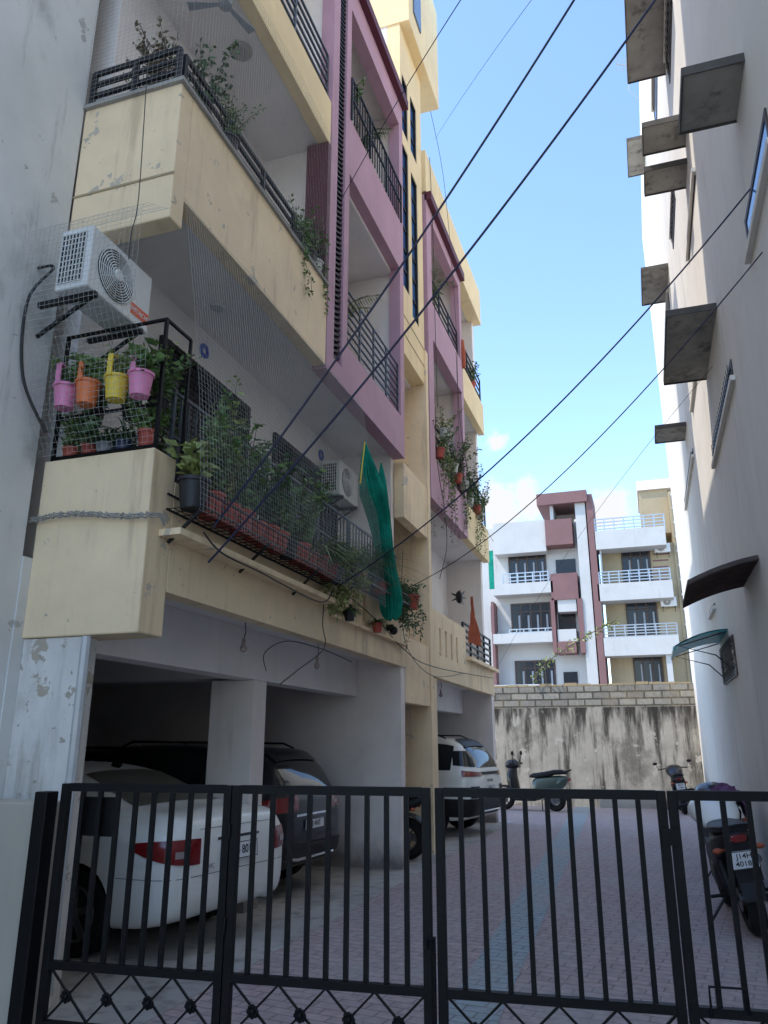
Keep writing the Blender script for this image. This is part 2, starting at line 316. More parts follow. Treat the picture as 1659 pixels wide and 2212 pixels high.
def win_y(parent,Y,x0,x1,z0,z1,fm,gm,cols=4,name='window',f=.09,trans=True):
    fr=MB(); fr.box(x0,x1,Y-.06,Y,z0,z0+f).box(x0,x1,Y-.06,Y,z1-f,z1).box(x0,x0+f,Y-.06,Y,z0+f,z1-f).box(x1-f,x1,Y-.06,Y,z0+f,z1-f)
    for i in range(1,cols):
        x=x0+(x1-x0)*i/cols; fr.box(x-f*.5,x+f*.5,Y-.055,Y,z0+f,z1-f)
    if trans: zt=z0+(z1-z0)*.74; fr.box(x0+f,x1-f,Y-.058,Y,zt-f*.4,zt+f*.4)
    w=fr.build(name,fm,parent,world=True)
    MB().box(x0+f,x1-f,Y-.02,Y-.008,z0+f,z1-f).build('pane',gm,w,world=True)
    c=MB(); k=cols*2
    for i in range(k):
        if i%2==1:
            xa=x0+f+(x1-x0-2*f)*i/k; c.box(xa+.08,xa+(x1-x0)/k-.12,Y-.035,Y-.021,z0+f*3,z0+(z1-z0)*.64)
    c.build('curtain',M['greypot'],w,world=True)
    return w
def railing(parent,a,b,z0,z1,m,n=3,posts=None,r=.014,name='railing',vert=False):
    mb=MB(); a=Vector(a);b=Vector(b); L=(b-a).length
    for i in range(n if not vert else 2):
        z=z1-(z1-z0)*(i/max(1,(n if not vert else 2)))*.95
        mb.beam((a.x,a.y,z),(b.x,b.y,z),r*2,r*2 if not vert else r*2.2)
    k=posts or max(2,int(L/.9)+1)
    for i in range(k):
        p=a.lerp(b,i/(k-1)); mb.beam((p.x,p.y,z0),(p.x,p.y,z1),r*2.4,r*2.4)
    if vert:
        k=int(L/.11)
        for i in range(k+1):
            p=a.lerp(b,i/k); mb.beam((p.x,p.y,z0),(p.x,p.y,z1-.01),r*1.1,r*1.1)
    return mb.build(name,m,parent,world=True)

# ------------------------------------------------------------------ LEFT BUILDING A
A=thing('apartment_building',(-6.5,8.0,0),'cream and purple apartment building with open parking bays, nearest on the left','building')
def PA(name,mb,m,p=None,**k): return mb.build(name,m,p or A,world=True,**k)
PA('wall',MB().box(-12,XB,4.75,11.0,2.96,13.2),M['pale'])
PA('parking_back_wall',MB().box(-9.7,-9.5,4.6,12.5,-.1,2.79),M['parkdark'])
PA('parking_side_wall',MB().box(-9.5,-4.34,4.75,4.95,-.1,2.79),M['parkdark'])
PA('parking_ceiling',MB().box(-12,-3.48,4.87,12.5,2.8,2.95),M['soffit'])
PA('beam',MB().box(-4.25,-4.0,4.87,10.78,2.28,2.797),M['soffit'])
PA('beam',MB().box(-9.5,-4.26,7.6,7.92,2.3,2.796),M['soffit'])
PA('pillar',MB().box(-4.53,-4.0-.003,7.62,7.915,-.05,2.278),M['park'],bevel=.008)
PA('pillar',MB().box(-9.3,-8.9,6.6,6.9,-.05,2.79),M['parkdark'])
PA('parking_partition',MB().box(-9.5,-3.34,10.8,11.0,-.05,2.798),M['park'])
PA('door',MB().box(-9.49,-9.42,6.9,7.8,0,2.1),M['brownframe'])
PA('corner_column',MB().box(-4.31,-3.79,4.58,4.74,-.1,2.345),M['column'])
PA('drain_pipe',MB().tube([(-3.74,4.56,.1),(-3.74,4.56,2.34)],.035,8),M['graypanel'],smooth=True)
PA('balcony_front',MB().box(-4.32,XF,4.56,4.86,2.35,3.73),M['yellow'],bevel=.012)
fa=MB(); holes(fa,-3.47,XF+.002,4.862,11.02,2.69,3.55,[(8.75,8.87,3.1,3.45),(9.12,9.24,3.1,3.45)])
PA('balcony_fascia',fa,M['yellow'])
PA('balcony_floor',MB().box(XB,-3.472,4.862,11.0,2.952,3.02),M['soffit'])
PA('ledge',MB().box(XF+.004,-3.13,4.7,7.95,3.08,3.13),M['yellow'])
PA('ledge',MB().box(XF+.004,-3.24,8.0,10.9,2.98,3.01),M['yellow'])
PA('balcony_front',MB().box(-4.32,XF,4.48,4.66,5.70,7.06),M['yellow'],bevel=.012)
PA('balcony_fascia',MB().box(-3.47,XF,4.662,7.74,5.98,7.06),M['yellow'],bevel=.006)
PA('balcony_floor',MB().box(XB,-3.472,4.662,11.0,6.02,6.2),M['soffit'])
PA('coping',MB().box(-3.50,XF+.03,4.45,7.74,7.062,7.10).box(-4.34,-3.502,4.45,4.68,7.062,7.10),M['conc'])
PA('string_course',MB().box(-4.32,XF+.008,4.472,4.479,6.12,6.14),M['tan'])
PA('balcony_front',MB().box(-4.32,XF,4.48,4.66,9.2,9.9),M['yellow2'])
PA('balcony_fascia',MB().box(-3.47,XF,4.662,7.74,9.2,9.9),M['yellow2'],bevel=.006)
PA('balcony_floor',MB().box(XB,-3.472,4.662,11.0,9.24,9.42),M['soffit'])
PA('roof_parapet',MB().box(-4.32,XF,4.48,4.66,12.5,13.6).box(-3.47,XF,4.662,7.74,12.5,13.6).box(-12,XB,4.48,4.7,12.5,13.6),M['yellow2'])
PA('roof_slab',MB().box(-12,-3.472,4.662,11.0,12.55,12.8),M['soffit'])
pu=MB(); holes(pu,-3.5,XF+.01,7.75,11.0,5.95,12.8,[(7.97,8.25,6.2,12.5),(8.42,10.8,6.6,9.3),(8.42,10.8,10.25,12.3)])
PA('purple_frame',pu,M['purple'])
PA('maroon_trim',MB().box(-3.34,-3.2,7.76,11.04,12.802,12.98),M['maroon'])
PA('maroon_fin',MB().box(-3.62,XF+.004,7.66,7.745,7.1,9.2),M['maroon'])
PA('end_wall',MB().box(XB,-3.502,10.86,11.0,2.955,12.55),M['pale'])
PA('fin_wall',MB().box(XB,-3.502,7.78,7.93,6.2,12.5),M['pale'])
lv=MB()
for i in range(78):
    z=6.25+i*.08; lv.hexa([(-3.46,7.97,z),(-3.34,7.97,z-.03),(-3.34,8.25,z+.07),(-3.46,8.25,z+.10),(-3.46,7.97,z+.03),(-3.34,7.97,z),(-3.34,8.25,z+.10),(-3.46,8.25,z+.13)])
lv.box(-3.5,-3.48,7.97,8.25,6.2,12.5)
PA('louvre_screen',lv,M['iron'])
def rl(parent,x,y0,y1,z0,z1,m,n,posts,**k): return railing(parent,Vector((x,y0,0)),Vector((x,y1,0)),z0,z1,m,n=n,posts=posts,**k)
rl(A,-3.36,8.44,10.78,6.6,7.5,M['greyrail'],7,5,r=.011)
rl(A,-3.30,8.44,10.85,10.25,11.0,M['iron'],2,4,vert=True)
rl(A,-3.38,4.6,7.7,9.9,10.7,M['greyrail'],5,4)
rl(A,-3.40,4.6,7.65,7.1,7.5,M['iron'],3,5,r=.018)
rl(A,-3.42,4.9,10.8,3.55,4.35,M['greyrail'],3,7,r=.012,vert=True)
railing(A,Vector((-4.3,4.52,0)),Vector((-3.4,4.52,0)),7.1,7.5,M['iron'],n=3,posts=3,r=.018)
win_x(A,XB,1,5.85,7.7,3.9,5.54,M['iron'],M['dglass'],4,3)
win_x(A,XB,1,8.4,10.6,3.6,5.5,M['iron'],M['dglass'],4,3)
win_x(A,XB,1,9.0,10.5,6.3,8.5,M['brownframe'],M['bglass'],3,3,grill=False)
win_x(A,XB,1,9.0,10.5,9.6,11.8,M['brownframe'],M['dglass'],3,3,grill=False)
for (y,z) in ((6.66,5.78),(9.98,5.76)):
    v=MB(); v.lathe([(.04,0),(.04,.02),(.085,.02),(.085,0)],(XB,y,z),'x',20); v.build('round_vent',M['bluevent'],A,world=True)
p=hz(520,115,9.2); MB().lathe([(.10,-.05),(.13,-.02),(.13,0)],(p.x,p.y,9.238),'z',20).build('ceiling_lamp',M['conc'],A,world=True,smooth=True)
p=hz(470,662,6.02); MB().lathe([(.07,-.03),(.08,0)],(p.x,p.y,6.018),'z',18).build('ceiling_lamp',M['graypanel'],A,world=True,smooth=True)
p=hz(487,10,8.98); fan=MB(); fan.lathe([(.015,.26),(.015,.06),(.07,.05),(.07,-.02),(.03,-.04)],(p.x,p.y,8.98),'z',16)
for k in range(3):
    t=2*PI*k/3+1.3; d=Vector((cos(t),sin(t),0)); q=Vector((-sin(t),cos(t),0)); c0=Vector((p.x,p.y,8.985))
    fan.hexa([c0+d*.06-q*.02,c0+d*.06+q*.02,c0+d*.40+q*.05,c0+d*.40-q*.05,c0+d*.06-q*.02+Vector((0,0,.008)),c0+d*.06+q*.02+Vector((0,0,.008)),c0+d*.40+q*.05+Vector((0,0,.012)),c0+d*.40-q*.05+Vector((0,0,.012))])
PA('ceiling_fan',fan,M['greypot'])
tw=MB(); holes(tw,-3.6,-3.35,11.02,12.45,7.9,14.9,[(11.13,11.5,9.2,12.2),(11.68,12.1,8.9,12.0),(11.13,11.5,12.5,13.8),(11.68,12.1,12.5,13.8)])
PA('stair_tower_wall',tw,M['yellow2'])
PA('stair_tower_core',MB().box(-12,-3.605,11.02,12.5,7.9,14.9).box(-12,-4.1,11.01,12.5,-.05,7.9),M['pale'])
for (y0,y1,z0,z1) in ((11.13,11.5,9.2,12.2),(11.68,12.1,8.9,12.0),(11.13,11.5,12.5,13.8),(11.68,12.1,12.5,13.8)):
    w=win_x(A,-3.42,1,y0,y1,z0,z1,M['iron'],M['bglass'],1,3,grill=False,fw_=.04,d=.06)
    n=int((z1-z0)/.5)
    for i in range(1,n+1): z=z0+(z1-z0)*i/(n+1); MB().box(-3.405,-3.38,y0+.04,y1-.04,z-.015,z+.015).build('glazing_bar',M['iron'],w,world=True)
PA('stair_band',MB().box(-3.5,-3.34,11.02,12.4,5.0,5.9),M['yellow'])
PA('stair_band',MB().box(-3.5,-3.34,11.02,12.4,2.2,3.15),M['yellow'])
for z0,z1,xx in ((5.7,5.9,-3.502),(2.9,3.1,-3.502),(7.85,7.899,-3.602)): PA('stair_slab',MB().box(-4.1,xx,11.02,12.4,z0,z1),M['soffit'])
PA('stair_pier',MB().box(-4.1,XF,12.402,12.56,-.05,8.6),M['yellow'])
PA('roof_room',MB().box(-8,-3.16,11.0,13.3,14.9,17.6),M['yellow2'])
PA('roof_room_window',MB().box(-3.159,-3.13,11.3,11.8,15.4,16.7),M['gglass'])
for z in (8.25,8.6): PA('groove_line',MB().box(-3.349,-3.342,11.02,12.45,z,z+.02),M['tan'])

# ------------------------------------------------------------------ LEFT BUILDING B
B=thing('apartment_building',(-6.5,15.3,0),'cream and purple apartment building beyond the blue-windowed stair tower, farther along the left','building')
def PB(name,mb,m,p=None,**k): return mb.build(name,m,p or B,world=True,**k)
PB('wall',MB().box(-12,XB,12.58,18.0,2.96,13.2),M['pale'])
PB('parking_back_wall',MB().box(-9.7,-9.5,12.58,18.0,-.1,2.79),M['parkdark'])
PB('parking_ceiling',MB().box(-12,-3.48,12.58,18.0,2.8,2.95),M['soffit'])
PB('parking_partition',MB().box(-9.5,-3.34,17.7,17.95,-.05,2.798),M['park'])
PB('pillar',MB().box(-3.75,-3.345,12.58,12.86,-.05,2.68),M['yellow'])
PB('beam',MB().box(-4.25,-4.0,12.58,17.69,2.28,2.797),M['soffit'])
fa=MB(); sl=[(13.0+i*.42,13.0+i*.42+.13,3.08,3.55) for i in range(4)]
holes(fa,-3.47,XF,12.57,15.1,2.69,3.82,sl); holes(fa,-3.47,XF,15.1,18.0,2.69,3.25,[])
PB('balcony_fascia',fa,M['yellow'])
PB('ledge',MB().box(XF+.002,-3.2,15.1,18.02,3.2,3.27),M['yellow'])
PB('balcony_floor',MB().box(XB,-3.472,12.58,18.0,2.952,3.02),M['soffit'])
for z0,z1 in ((5.8,6.6),(9.1,9.9)):
    PB('balcony_fascia',MB().box(-3.47,XF,15.62,18.0,z0,z1),M['yellow2'])
    PB('balcony_floor',MB().box(XB,-3.472,12.58,18.0,z0+.04,z0+.22),M['soffit'])
PB('roof_parapet',MB().box(-3.6,XF+.02,12.58,18.05,12.25,13.25),M['yellow2'])
PB('roof_slab',MB().box(-4.4,-3.602,12.58,18.0,12.3,12.5),M['soffit'])
pu=MB(); holes(pu,-3.5,XF+.012,12.60,15.6,5.8,12.2,[(12.95,15.4,6.6,9.1),(12.95,15.4,9.9,11.8)])
PB('purple_frame',pu,M['purple'])
PB('maroon_trim',MB().box(-3.34,-3.2,12.6,15.62,12.05,12.24),M['maroon'])
PB('end_wall',MB().box(XB,-3.502,17.8,18.0,2.955,12.3).box(XB,-3.502,15.5,15.6,6.0,12.3),M['pale'])
rl(B,-3.38,12.97,15.38,6.6,7.4,M['iron'],4,4); rl(B,-3.38,12.97,15.38,9.9,10.6,M['iron'],4,4)
rl(B,-3.38,15.65,17.95,6.6,7.4,M['iron'],4,4); rl(B,-3.38,15.65,17.95,9.9,10.6,M['iron'],4,4)
rl(B,-3.38,15.12,17.95,3.27,3.95,M['iron'],5,5,r=.018)
win_x(B,XB,1,13.3,14.9,3.85,5.3,M['brownframe'],M['dglass'],2,3)
win_x(B,XB,1,13.3,14.9,6.8,8.6,M['brownframe'],M['dglass'],2,3,grill=False)
win_x(B,XB,1,16.0,17.4,6.4,8.6,M['brownframe'],M['dglass'],2,3,grill=False)
win_x(B,XB,1,16.0,17.4,9.6,11.6,M['brownframe'],M['dglass'],2,3,grill=False)
sh=MB()
for i in range(20): sh.box(-6.05,-6.0-.02*(i%2),13.2,17.2,.0+i*.13,.12+i*.13)
PB('roller_shutter',sh,M['graypanel'])

# ------------------------------------------------------------------ neighbour block on the left, gate pier
N_=thing('neighbour_building',(-8,0,0),'grey weathered plaster building at the left edge beside the gate','building')
MB().box(-14,-4.325,-7,4.47,0,21).build('wall',M['grey'],N_,world=True)  # unseen upper height raised so the block shades lane and right wall
MB().box(-6,-4.312,4.472,4.745,0,2.95).build('return_wall',M['grey'],N_,world=True)
MB().box(-4.324,-4.30,-7,4.47,0,1.25).build('dado',M['tile'],N_,world=True)
tag(MB().box(-4.29,-3.21,3.66,3.90,0,1.30).build('gate_pier',M['tile'],world=True,bevel=.01),'low beige masonry pier behind the left gate post','wall')

# ------------------------------------------------------------------ RIGHT BUILDING
RX=1.2
RB=thing('side_building',(5,10,0),'tall cream-white building with concrete sunshades along the right side','building')
MB().box(RX,9,-3,23.3,0,17.6).build('wall',M['rwall'],RB,world=True)
def sunshade(u0,v0,u1,v1,depth=.5,th=.06):
    p=hx(u0,v0,RX); q=hx(u1,v1,RX); z=(p.z+q.z)/2; y0,y1=p.y,q.y
    o=MB().box(RX-depth,RX-.001,y0,y1,z,z+th).build('sunshade',M['shade'],RB,world=True)
    MB().box(RX-depth-.014,RX-depth-.001,y0-.012,y1+.012,z-.022,z+th+.003).build('edge_lip',M['shadedge'],o,world=True)
    for y in (y0-.014,y1+.001): MB().box(RX-depth,RX-.001,y,y+.013,z-.022,z+th+.002).build('edge_lip',M['shadedge'],o,world=True)
    return o
sunshade(1608,125,1592,262,.46); sunshade(1483,240,1483,326,.56); sunshade(1483,338,1483,415,.56)
sunshade(1450,-60,1432,115,.58); sunshade(1393,300,1393,370,.42); sunshade(1445,585,1440,640,.52); sunshade(1550,675,1525,808,.56)
sunshade(1482,912,1480,955,.57)
def rwin(u0,v0,u1,v1,cols=1,grill=True,gm='dglass'):
    p=hx(u0,v0,RX); q=hx(u1,v1,RX)
    w=win_x(RB,RX,-1,p.y,q.y,q.z,p.z,M['brownframe'],M[gm],cols,3,grill=grill,fw_=.05,d=.014,gstep=.14)
    MB().box(RX-.05,RX-.001,p.y-.08,q.y+.08,q.z-.06,q.z-.001).build('sill',M['rwall'],w,world=True)
    return w
rwin(1655,232,1622,545,1,False,'bglass'); rwin(1580,775,1545,1000,2); rwin(1502,375,1488,550,1); rwin(1459,425,1451,505,1)
rwin(1503,800,1496,880,1); rwin(1497,968,1483,1095,1); rwin(1452,0,1440,120,1); rwin(1420,130,1412,230,1,False); rwin(1447,655,1441,700,1,False); rwin(1545,1303,1536,1330,1)
p=hx(1584,1370,RX); q=hx(1568,1480,RX); win_x(RB,RX,-1,p.y,q.y,q.z,p.z,M['brownframe'],M['dglass'],1,3,grill=True,d=.02)
p=hx(1640,1205,RX); q=hx(1610,1290,RX); cor=MB(); n=26; K=6
for i in range(n+1):
    y=p.y+(q.y-p.y)*i/n; dz=.028*(1 if i%2 else -1)
    for k in range(K+1):
        t=k/K; x=RX-.002-.70*t; z=3.43-.10*t-.12*t*t+dz
        cor.v.append((x,y,z)); cor.v.append((x,y,z+.010))
S_=2*(K+1)
for i in range(n):
    for k in range(K):
        b=i*S_+k*2; cor.f+=[(b,b+S_,b+S_+2,b+2),(b+1,b+3,b+S_+3,b+S_+1)]
    b=i*S_+K*2; cor.f.append((b,b+S_,b+S_+1,b+1))
cor.build('corrugated_canopy',M['rust'],RB,world=True,recalc=False)
p=hx(1572,1362,RX); aw=MB(); y0=p.y; y1=p.y+1.5; n=6
zt=p.z
for i in range(n+1):
    t=i/n; x=RX-.75*t; z=zt-.22*t*t
    aw.v+=[(x,y0,z),(x,y1,z),(x,y0,z+.01),(x,y1,z+.01)]
for i in range(n):
    b=i*4; aw.f+=[(b,b+4,b+5,b+1),(b+2,b+3,b+7,b+6),(b,b+2,b+6,b+4),(b+1,b+5,b+7,b+3)]
w=aw.build('awning',M['cyan'],RB,world=True)
MB().box(RX-.775,RX-.752,y0,y1,zt-.26,zt-.20).build('awning_front_edge',M['cyan'],w,world=True)
for i in range(4):
    y=y0+.01+(y1-y0-.02)*i/3; MB().tube([(RX-.75*t/6,y,zt-.22*(t/6)**2+.018) for t in range(7)],.012,6).build('awning_rib',M['blackplastic'],w,world=True)
for y in (y0,y1): MB().tube([(RX-.01,y,zt-.55),(RX-.2,y,zt-.35),(RX-.7,y,zt-.2),(RX-.01,y,zt-.01)],.010,6).build('awning_bracket',M['blackplastic'],w,world=True)
an=MB(); a0=hx(1388,150,RX); b0=Vector((a0.x-.55,a0.y,a0.z+.35))
an.tube([a0,b0],.012,6)
for i in range(6):
    c=a0.lerp(b0,.35+.13*i); an.tube([c+Vector((0,-.16,.05)),c+Vector((0,.16,-.05))],.005,4)
an.tube([a0,a0+Vector((-.3,0,-.05)),a0+Vector((-.35,0,-.5)),a0+Vector((-.1,0,-.9))],.006,4)
tag(an.build('antenna',M['graypanel'],world=True),'thin television antenna bracketed to the right building near its top','antenna')

# ------------------------------------------------------------------ END WALL
E=thing('boundary_wall',(-1.7,23.05,0),'stained plaster boundary wall topped with grey blockwork at the end of the lane','wall')
MB().box(-9,RX-.005,23.0,23.25,0,2.62).build('plaster_face',M['plaster'],E,world=True)
MB().box(-9,RX-.005,23.02,23.22,2.62,3.22).build('block_course',M['block'],E,world=True)
x=-5
while x<RX-.1:
    w=.3+rnd()*.15
    MB().box(x,min(x+w-.02,RX-.02),23.03,23.2,3.22,3.22+.03+rnd()*.06).build('loose_coping',M['tan'],E,world=True); x+=w
MB().box(-1.5,.2,22.86,22.99,0,.28).build('plinth',M['conc'],E,world=True)

# ------------------------------------------------------------------ FAR BUILDINGS
YF=48.0
def FD(name,m,u0,v0,u1,v1,dy=0,dep=.4,par=None,tall=False):
    p=hy(u0,v0,YF+dy); q=hy(u1,v1,YF+dy)
    if tall: q2=hy(u1,v0,YF+dy); q=Vector((q2.x,q.y,0)); q.z=hy(u1,v1,YF+dy).z
    return MB().box(p.x,q.x,YF+dy,YF+dy+dep,q.z,p.z).build(name,m,par or D,world=True)
D=thing('distant_building',(-1,50,0),'distant white and maroon four-storey apartment building behind the boundary wall','building')
def PD(name,mb,m,**k): return mb.build(name,m,D,world=True,**k)
p=hy(1020,1135,YF); q=hy(1262,1135,YF); PD('wall',MB().box(p.x,q.x,YF+1.2,YF+9,0,p.z),M['white'])
for v in (1265,1372,1482): FD('balcony_slab',M['white'],1065,v-2,1195,v+14,0,1.2)
FD('parapet',M['white'],1065,1132,1180,1190,.2,1.0)
for q_ in ((1176,1124,1238,1174),(1188,1240,1250,1293),(1188,1293,1204,1410),(1246,1293,1266,1410),(1204,1386,1246,1410)): FD('maroon_panel',M['maroon2'],*q_,0,1.2)
for q_ in ((1204,1293.5,1246,1320),(1204,1360,1246,1385.5)): FD('panel',M['white'],*q_,.1,1.0)
FD('white_pier',M['white'],1240,1075,1262,1600,.1,3,tall=True)
FD('maroon_pier',M['maroon2'],1264,1068,1278,1600,0,3,tall=True)
FD('roof_cap',M['maroon2'],1158,1068,1268,1082,-.2,4)
FD('roof_room',M['white'],1186,1082.5,1196,1126,.2,3); FD('roof_room',M['white'],1196.2,1082.5,1240,1088,.2,3)
FD('roof_room_back',M['pale'],1196,1088,1240,1128,2.5,.2)
FD('maroon_side',M['maroon2'],1060,1300,1078,1600,.1,1.0)
for (u0,v0,u1,v1,c) in ((1097,1190,1183,1266,4),(1103,1305,1193,1374,4),(1112,1428,1203,1490,4),(1060,1310,1076,1365,1)):
    p=hy(u0,v0,YF+1.2); q=hy(u1,v1,YF+1.2); win_y(D,YF+1.195,p.x,q.x,q.z,p.z,M['brownframe'],M['dglass'],c)
for (u0,v0,u1,v1) in ((1200,1210,1245,1242),(1206,1325,1245,1360),(1217,1452,1250,1490)):
    p=hy(u0,v0,YF+1.2); q=hy(u1,v1,YF+1.2); PD('opening',MB().box(p.x,q.x,YF+1.15,YF+1.19,q.z,p.z),M['dglass'])
for (u0,u1,v0,v1) in ((1085,1185,1240,1268),(1100,1195,1360,1386)):
    p=hy(u0,v0,YF); q=hy(u1,v1,YF); railing(D,Vector((p.x,YF+.1,0)),Vector((q.x,YF+.1,0)),q.z,p.z,M['steel'],n=4,posts=7,r=.03)
H=thing('distant_building',(6,50,0),'distant tan and white apartment building with air conditioners beside the right building','building')
def PH(name,mb,m,**k): return mb.build(name,m,H,world=True,**k)
p=hy(1294,1172,YF); q=hy(1500,1172,YF); PH('wall',MB().box(p.x,q.x,YF+1.4,YF+9,0,p.z),M['tan'])
for q_ in ((1283,1148,1440,1176),(1290,1262,1456,1290),(1302,1378,1470,1412)): FD('balcony_slab',M['white'],*q_,0,1.4,par=H)
for q_ in ((1294,1176.5,1304,1261),(1294,1290.5,1304,1377),(1302,1412.5,1312,1600),(1438,1412.5,1470,1600)): FD('white_pier',M['white'],*q_,.2,1.15,par=H)
FD('roof_room',M['tan'],1378,1050,1450,1150,2,5,par=H)
FD('roof_cap',M['pale'],1374,1040,1456,1052,1.8,5.4,par=H)
FD('wing',M['tan'],1442,1062,1500,1600,1.25,4,par=H,tall=True)
w=FD('glass_strip',M['gglass'],1449,1066,1460,1500,1.15,.05,par=H,tall=True)
p=hy(1449,1066,YF+1.1); q=hy(1460,1066,YF+1.1)
for i in range(11): MB().box(p.x-.05,q.x+.05,YF+1.06,YF+1.14,p.z-.9*i-.12,p.z-.9*i).build('spandrel',M['white'],w,world=True)
for (u0,v0,u1,v1,c) in ((1340,1185,1410,1256,3),(1350,1298,1425,1370,3),(1365,1405,1437,1490,3)):
    p=hy(u0,v0,YF+1.4); q=hy(u1,v1,YF+1.4); win_y(H,YF+1.395,p.x,q.x,q.z,p.z,M['brownframe'],M['dglass'],c)
for (u0,u1,v0,v1) in ((1283,1437,1122,1148),(1293,1450,1236,1262),(1305,1465,1352,1378)):
    p=hy(u0,v0,YF); q=hy(u1,v1,YF); railing(H,Vector((p.x,YF+.1,0)),Vector((q.x,YF+.1,0)),q.z,p.z,M['steel'],n=5,posts=8,r=.03)
for i in range(8): FD('groove_line',M['maroon2'],1410,1182+i*14,1444,1183+i*14,1.39,.02,par=H)
p=hy(1054,1190,34); q=hy(1068,1272,34); tag(MB().box(p.x,q.x,34,34.05,q.z,p.z).build('shade_cloth',M['green'],world=True),'green shade cloth hung beyond the far corner of the left buildings','cloth')

# ------------------------------------------------------------------ AIR CONDITIONERS
def aircon(loc,rz,label,L=.78,D_=.3,Hh=.54,txt=True,bracket=True):
    t=thing('air_conditioner',loc,label,'air conditioner','air conditioners on the buildings',rz)
    MB().box(-D_,0,0,L,0,Hh).build('casing',M['acwhite'],t,bevel=.015)
    g=MB(); cy=L*.40; cz=Hh*.5
    for i in range(9):
        r=.045+i*.021; pts=[(.012+.012*(1-(i/8)**2),cy+r*cos(k*PI/14),cz+r*sin(k*PI/14)) for k in range(29)]; g.tube(pts,.0045,4,cap=False)
    for k in range(12):
        a=k*PI/6; g.tube([(.024,cy+.04*cos(a),cz+.04*sin(a)),(.012,cy+.215*cos(a),cz+.215*sin(a))],.003,4)
    g.build('fan_guard',M['acwhite'],t)
    MB().lathe([(.218,0),(.218,.004)],(0,cy,cz),'x',28).build('fan_opening',M['blackplastic'],t)
    MB().lathe([(.05,0),(.05,.03),(.04,.036)],(0.004,cy,cz),'x',18).build('fan_hub',M['acwhite'],t)
    s=MB(); s.box(-D_+.03,-.05,-.004,0,.06,Hh-.06); s.build('coil_panel',M['blackplastic'],t)
    s=MB()
    for i in range(8): x=-D_+.03+i*(D_-.08)/7; s.box(x-.004,x+.004,-.012,-.005,.05,Hh-.05)
    for i in range(10): z=.055+i*(Hh-.11)/9; s.box(-D_+.028,-.048,-.010,-.0055,z-.003,z+.003)
    s.build('coil_guard',M['acwhite'],t)
    if txt:
        MB().box(.0005,.003,L*.68,L*.985,.07,.17).build('badge',M['orange_ink'],t)
        text('HITACHI',.058,M['plate'],t,(.004,L*.833,.12),(R(90),0,R(90)),ext=.0008)
    if bracket:
        for y in (.1,L-.1): MB().box(-D_-.22,.02,y-.02,y+.02,-.045,-.003).beam((-D_-.2,y,-.3),(-.02,y,-.04),.025,.025).build('bracket',M['blackplastic'],t)
    return t
aircon((-3.74,4.12,4.93),0,'white air conditioner unit on a bracket above the hanging pots, largest and nearest')
aircon((-4.0,9.97,5.12),0,'white air conditioner unit inside the first floor balcony beside the green cloth',txt=False)
for (u,v,l) in ((1415,1196,'small white air conditioner on the upper floor of the distant tan building'),(1428,1312,'small white air conditioner on the middle floor of the distant tan building')):
    p=hy(u,v,YF+1.3); aircon((p.x,YF+1.0,p.z),R(-90),l,L=.9,Hh=.55,txt=False)

# ------------------------------------------------------------------ PLANTS
def rv(): return Vector((rnd()-.5,rnd()-.5,rnd()-.5)).normalized()
def leaf(mb,p,d,L,W):
    p=Vector(p); d=d.normalized(); s_=d.cross(rv()); 
    if s_.length<.05: s_=Vector((1,0,0))
    s_=s_.normalized()*W/2; dr=Vector((0,0,-L*.18)); k=len(mb.v)
    m=p+d*L*.45; mb.v+=[tuple(p),tuple(m+s_),tuple(p+d*L+dr),tuple(m-s_)]; mb.f.append((k,k+1,k+2,k+3))
def bush(mb,st,c,r,h,n,L=.07,W=.035,ns=7):
    c=Vector(c)
    for i in range(ns):
        a=rnd()*2*PI; q=r*(.25+.75*rnd()); hh=h*(.45+.55*rnd()); tip=c+Vector((cos(a)*q,sin(a)*q,hh)); mid=c+Vector((cos(a)*q*.45,sin(a)*q*.45,hh*.5))
        st.tube([c,mid,tip],[.005,.004,.002],4)
        for j in range(n//ns):
            t=.12+.88*rnd(); pt=(c.lerp(mid,t*2) if t<.5 else mid.lerp(tip,t*2-1)); d=rv(); d.z=abs(d.z)*.7-.05; leaf(mb,pt+rv()*.03,d,L*(.6+.7*rnd()),W*(.7+.6*rnd()))
def blades(mb,c,n,L,W,up=.9):
    c=Vector(c)
    for i in range(n):
        a=rnd()*2*PI; l=L*(.6+.5*rnd()); o=Vector((cos(a),sin(a),0)); s_=Vector((-sin(a),cos(a),0))*W/2; e=up*(.6+.5*rnd()); g=.7+.3*rnd(); k=len(mb.v)
        for j in range(6):
            t=j/5; p=c+o*(l*t*(.35+.55*t))+Vector((0,0,l*(e*t-t*t*g))); w=1-t*t*.9; mb.v+=[tuple(p-s_*w),tuple(p+s_*w)]
        for j in range(5): b=k+j*2; mb.f.append((b,b+1,b+3,b+2))
def snake(mb,c,n,L,W):
    c=Vector(c)
    for i in range(n):
        a=rnd()*2*PI; l=L*(.6+.5*rnd()); o=Vector((cos(a),sin(a),0))*.25; s_=Vector((-sin(a),cos(a),0))*W/2; k=len(mb.v)
        for j in range(5):
            t=j/4; p=c+o*l*t+Vector((0,0,l*t)); w=(1-t**3)*(1 if j<4 else .05); mb.v+=[tuple(p-s_*w),tuple(p+s_*w)]
        for j in range(4): b=k+j*2; mb.f.append((b,b+1,b+3,b+2))
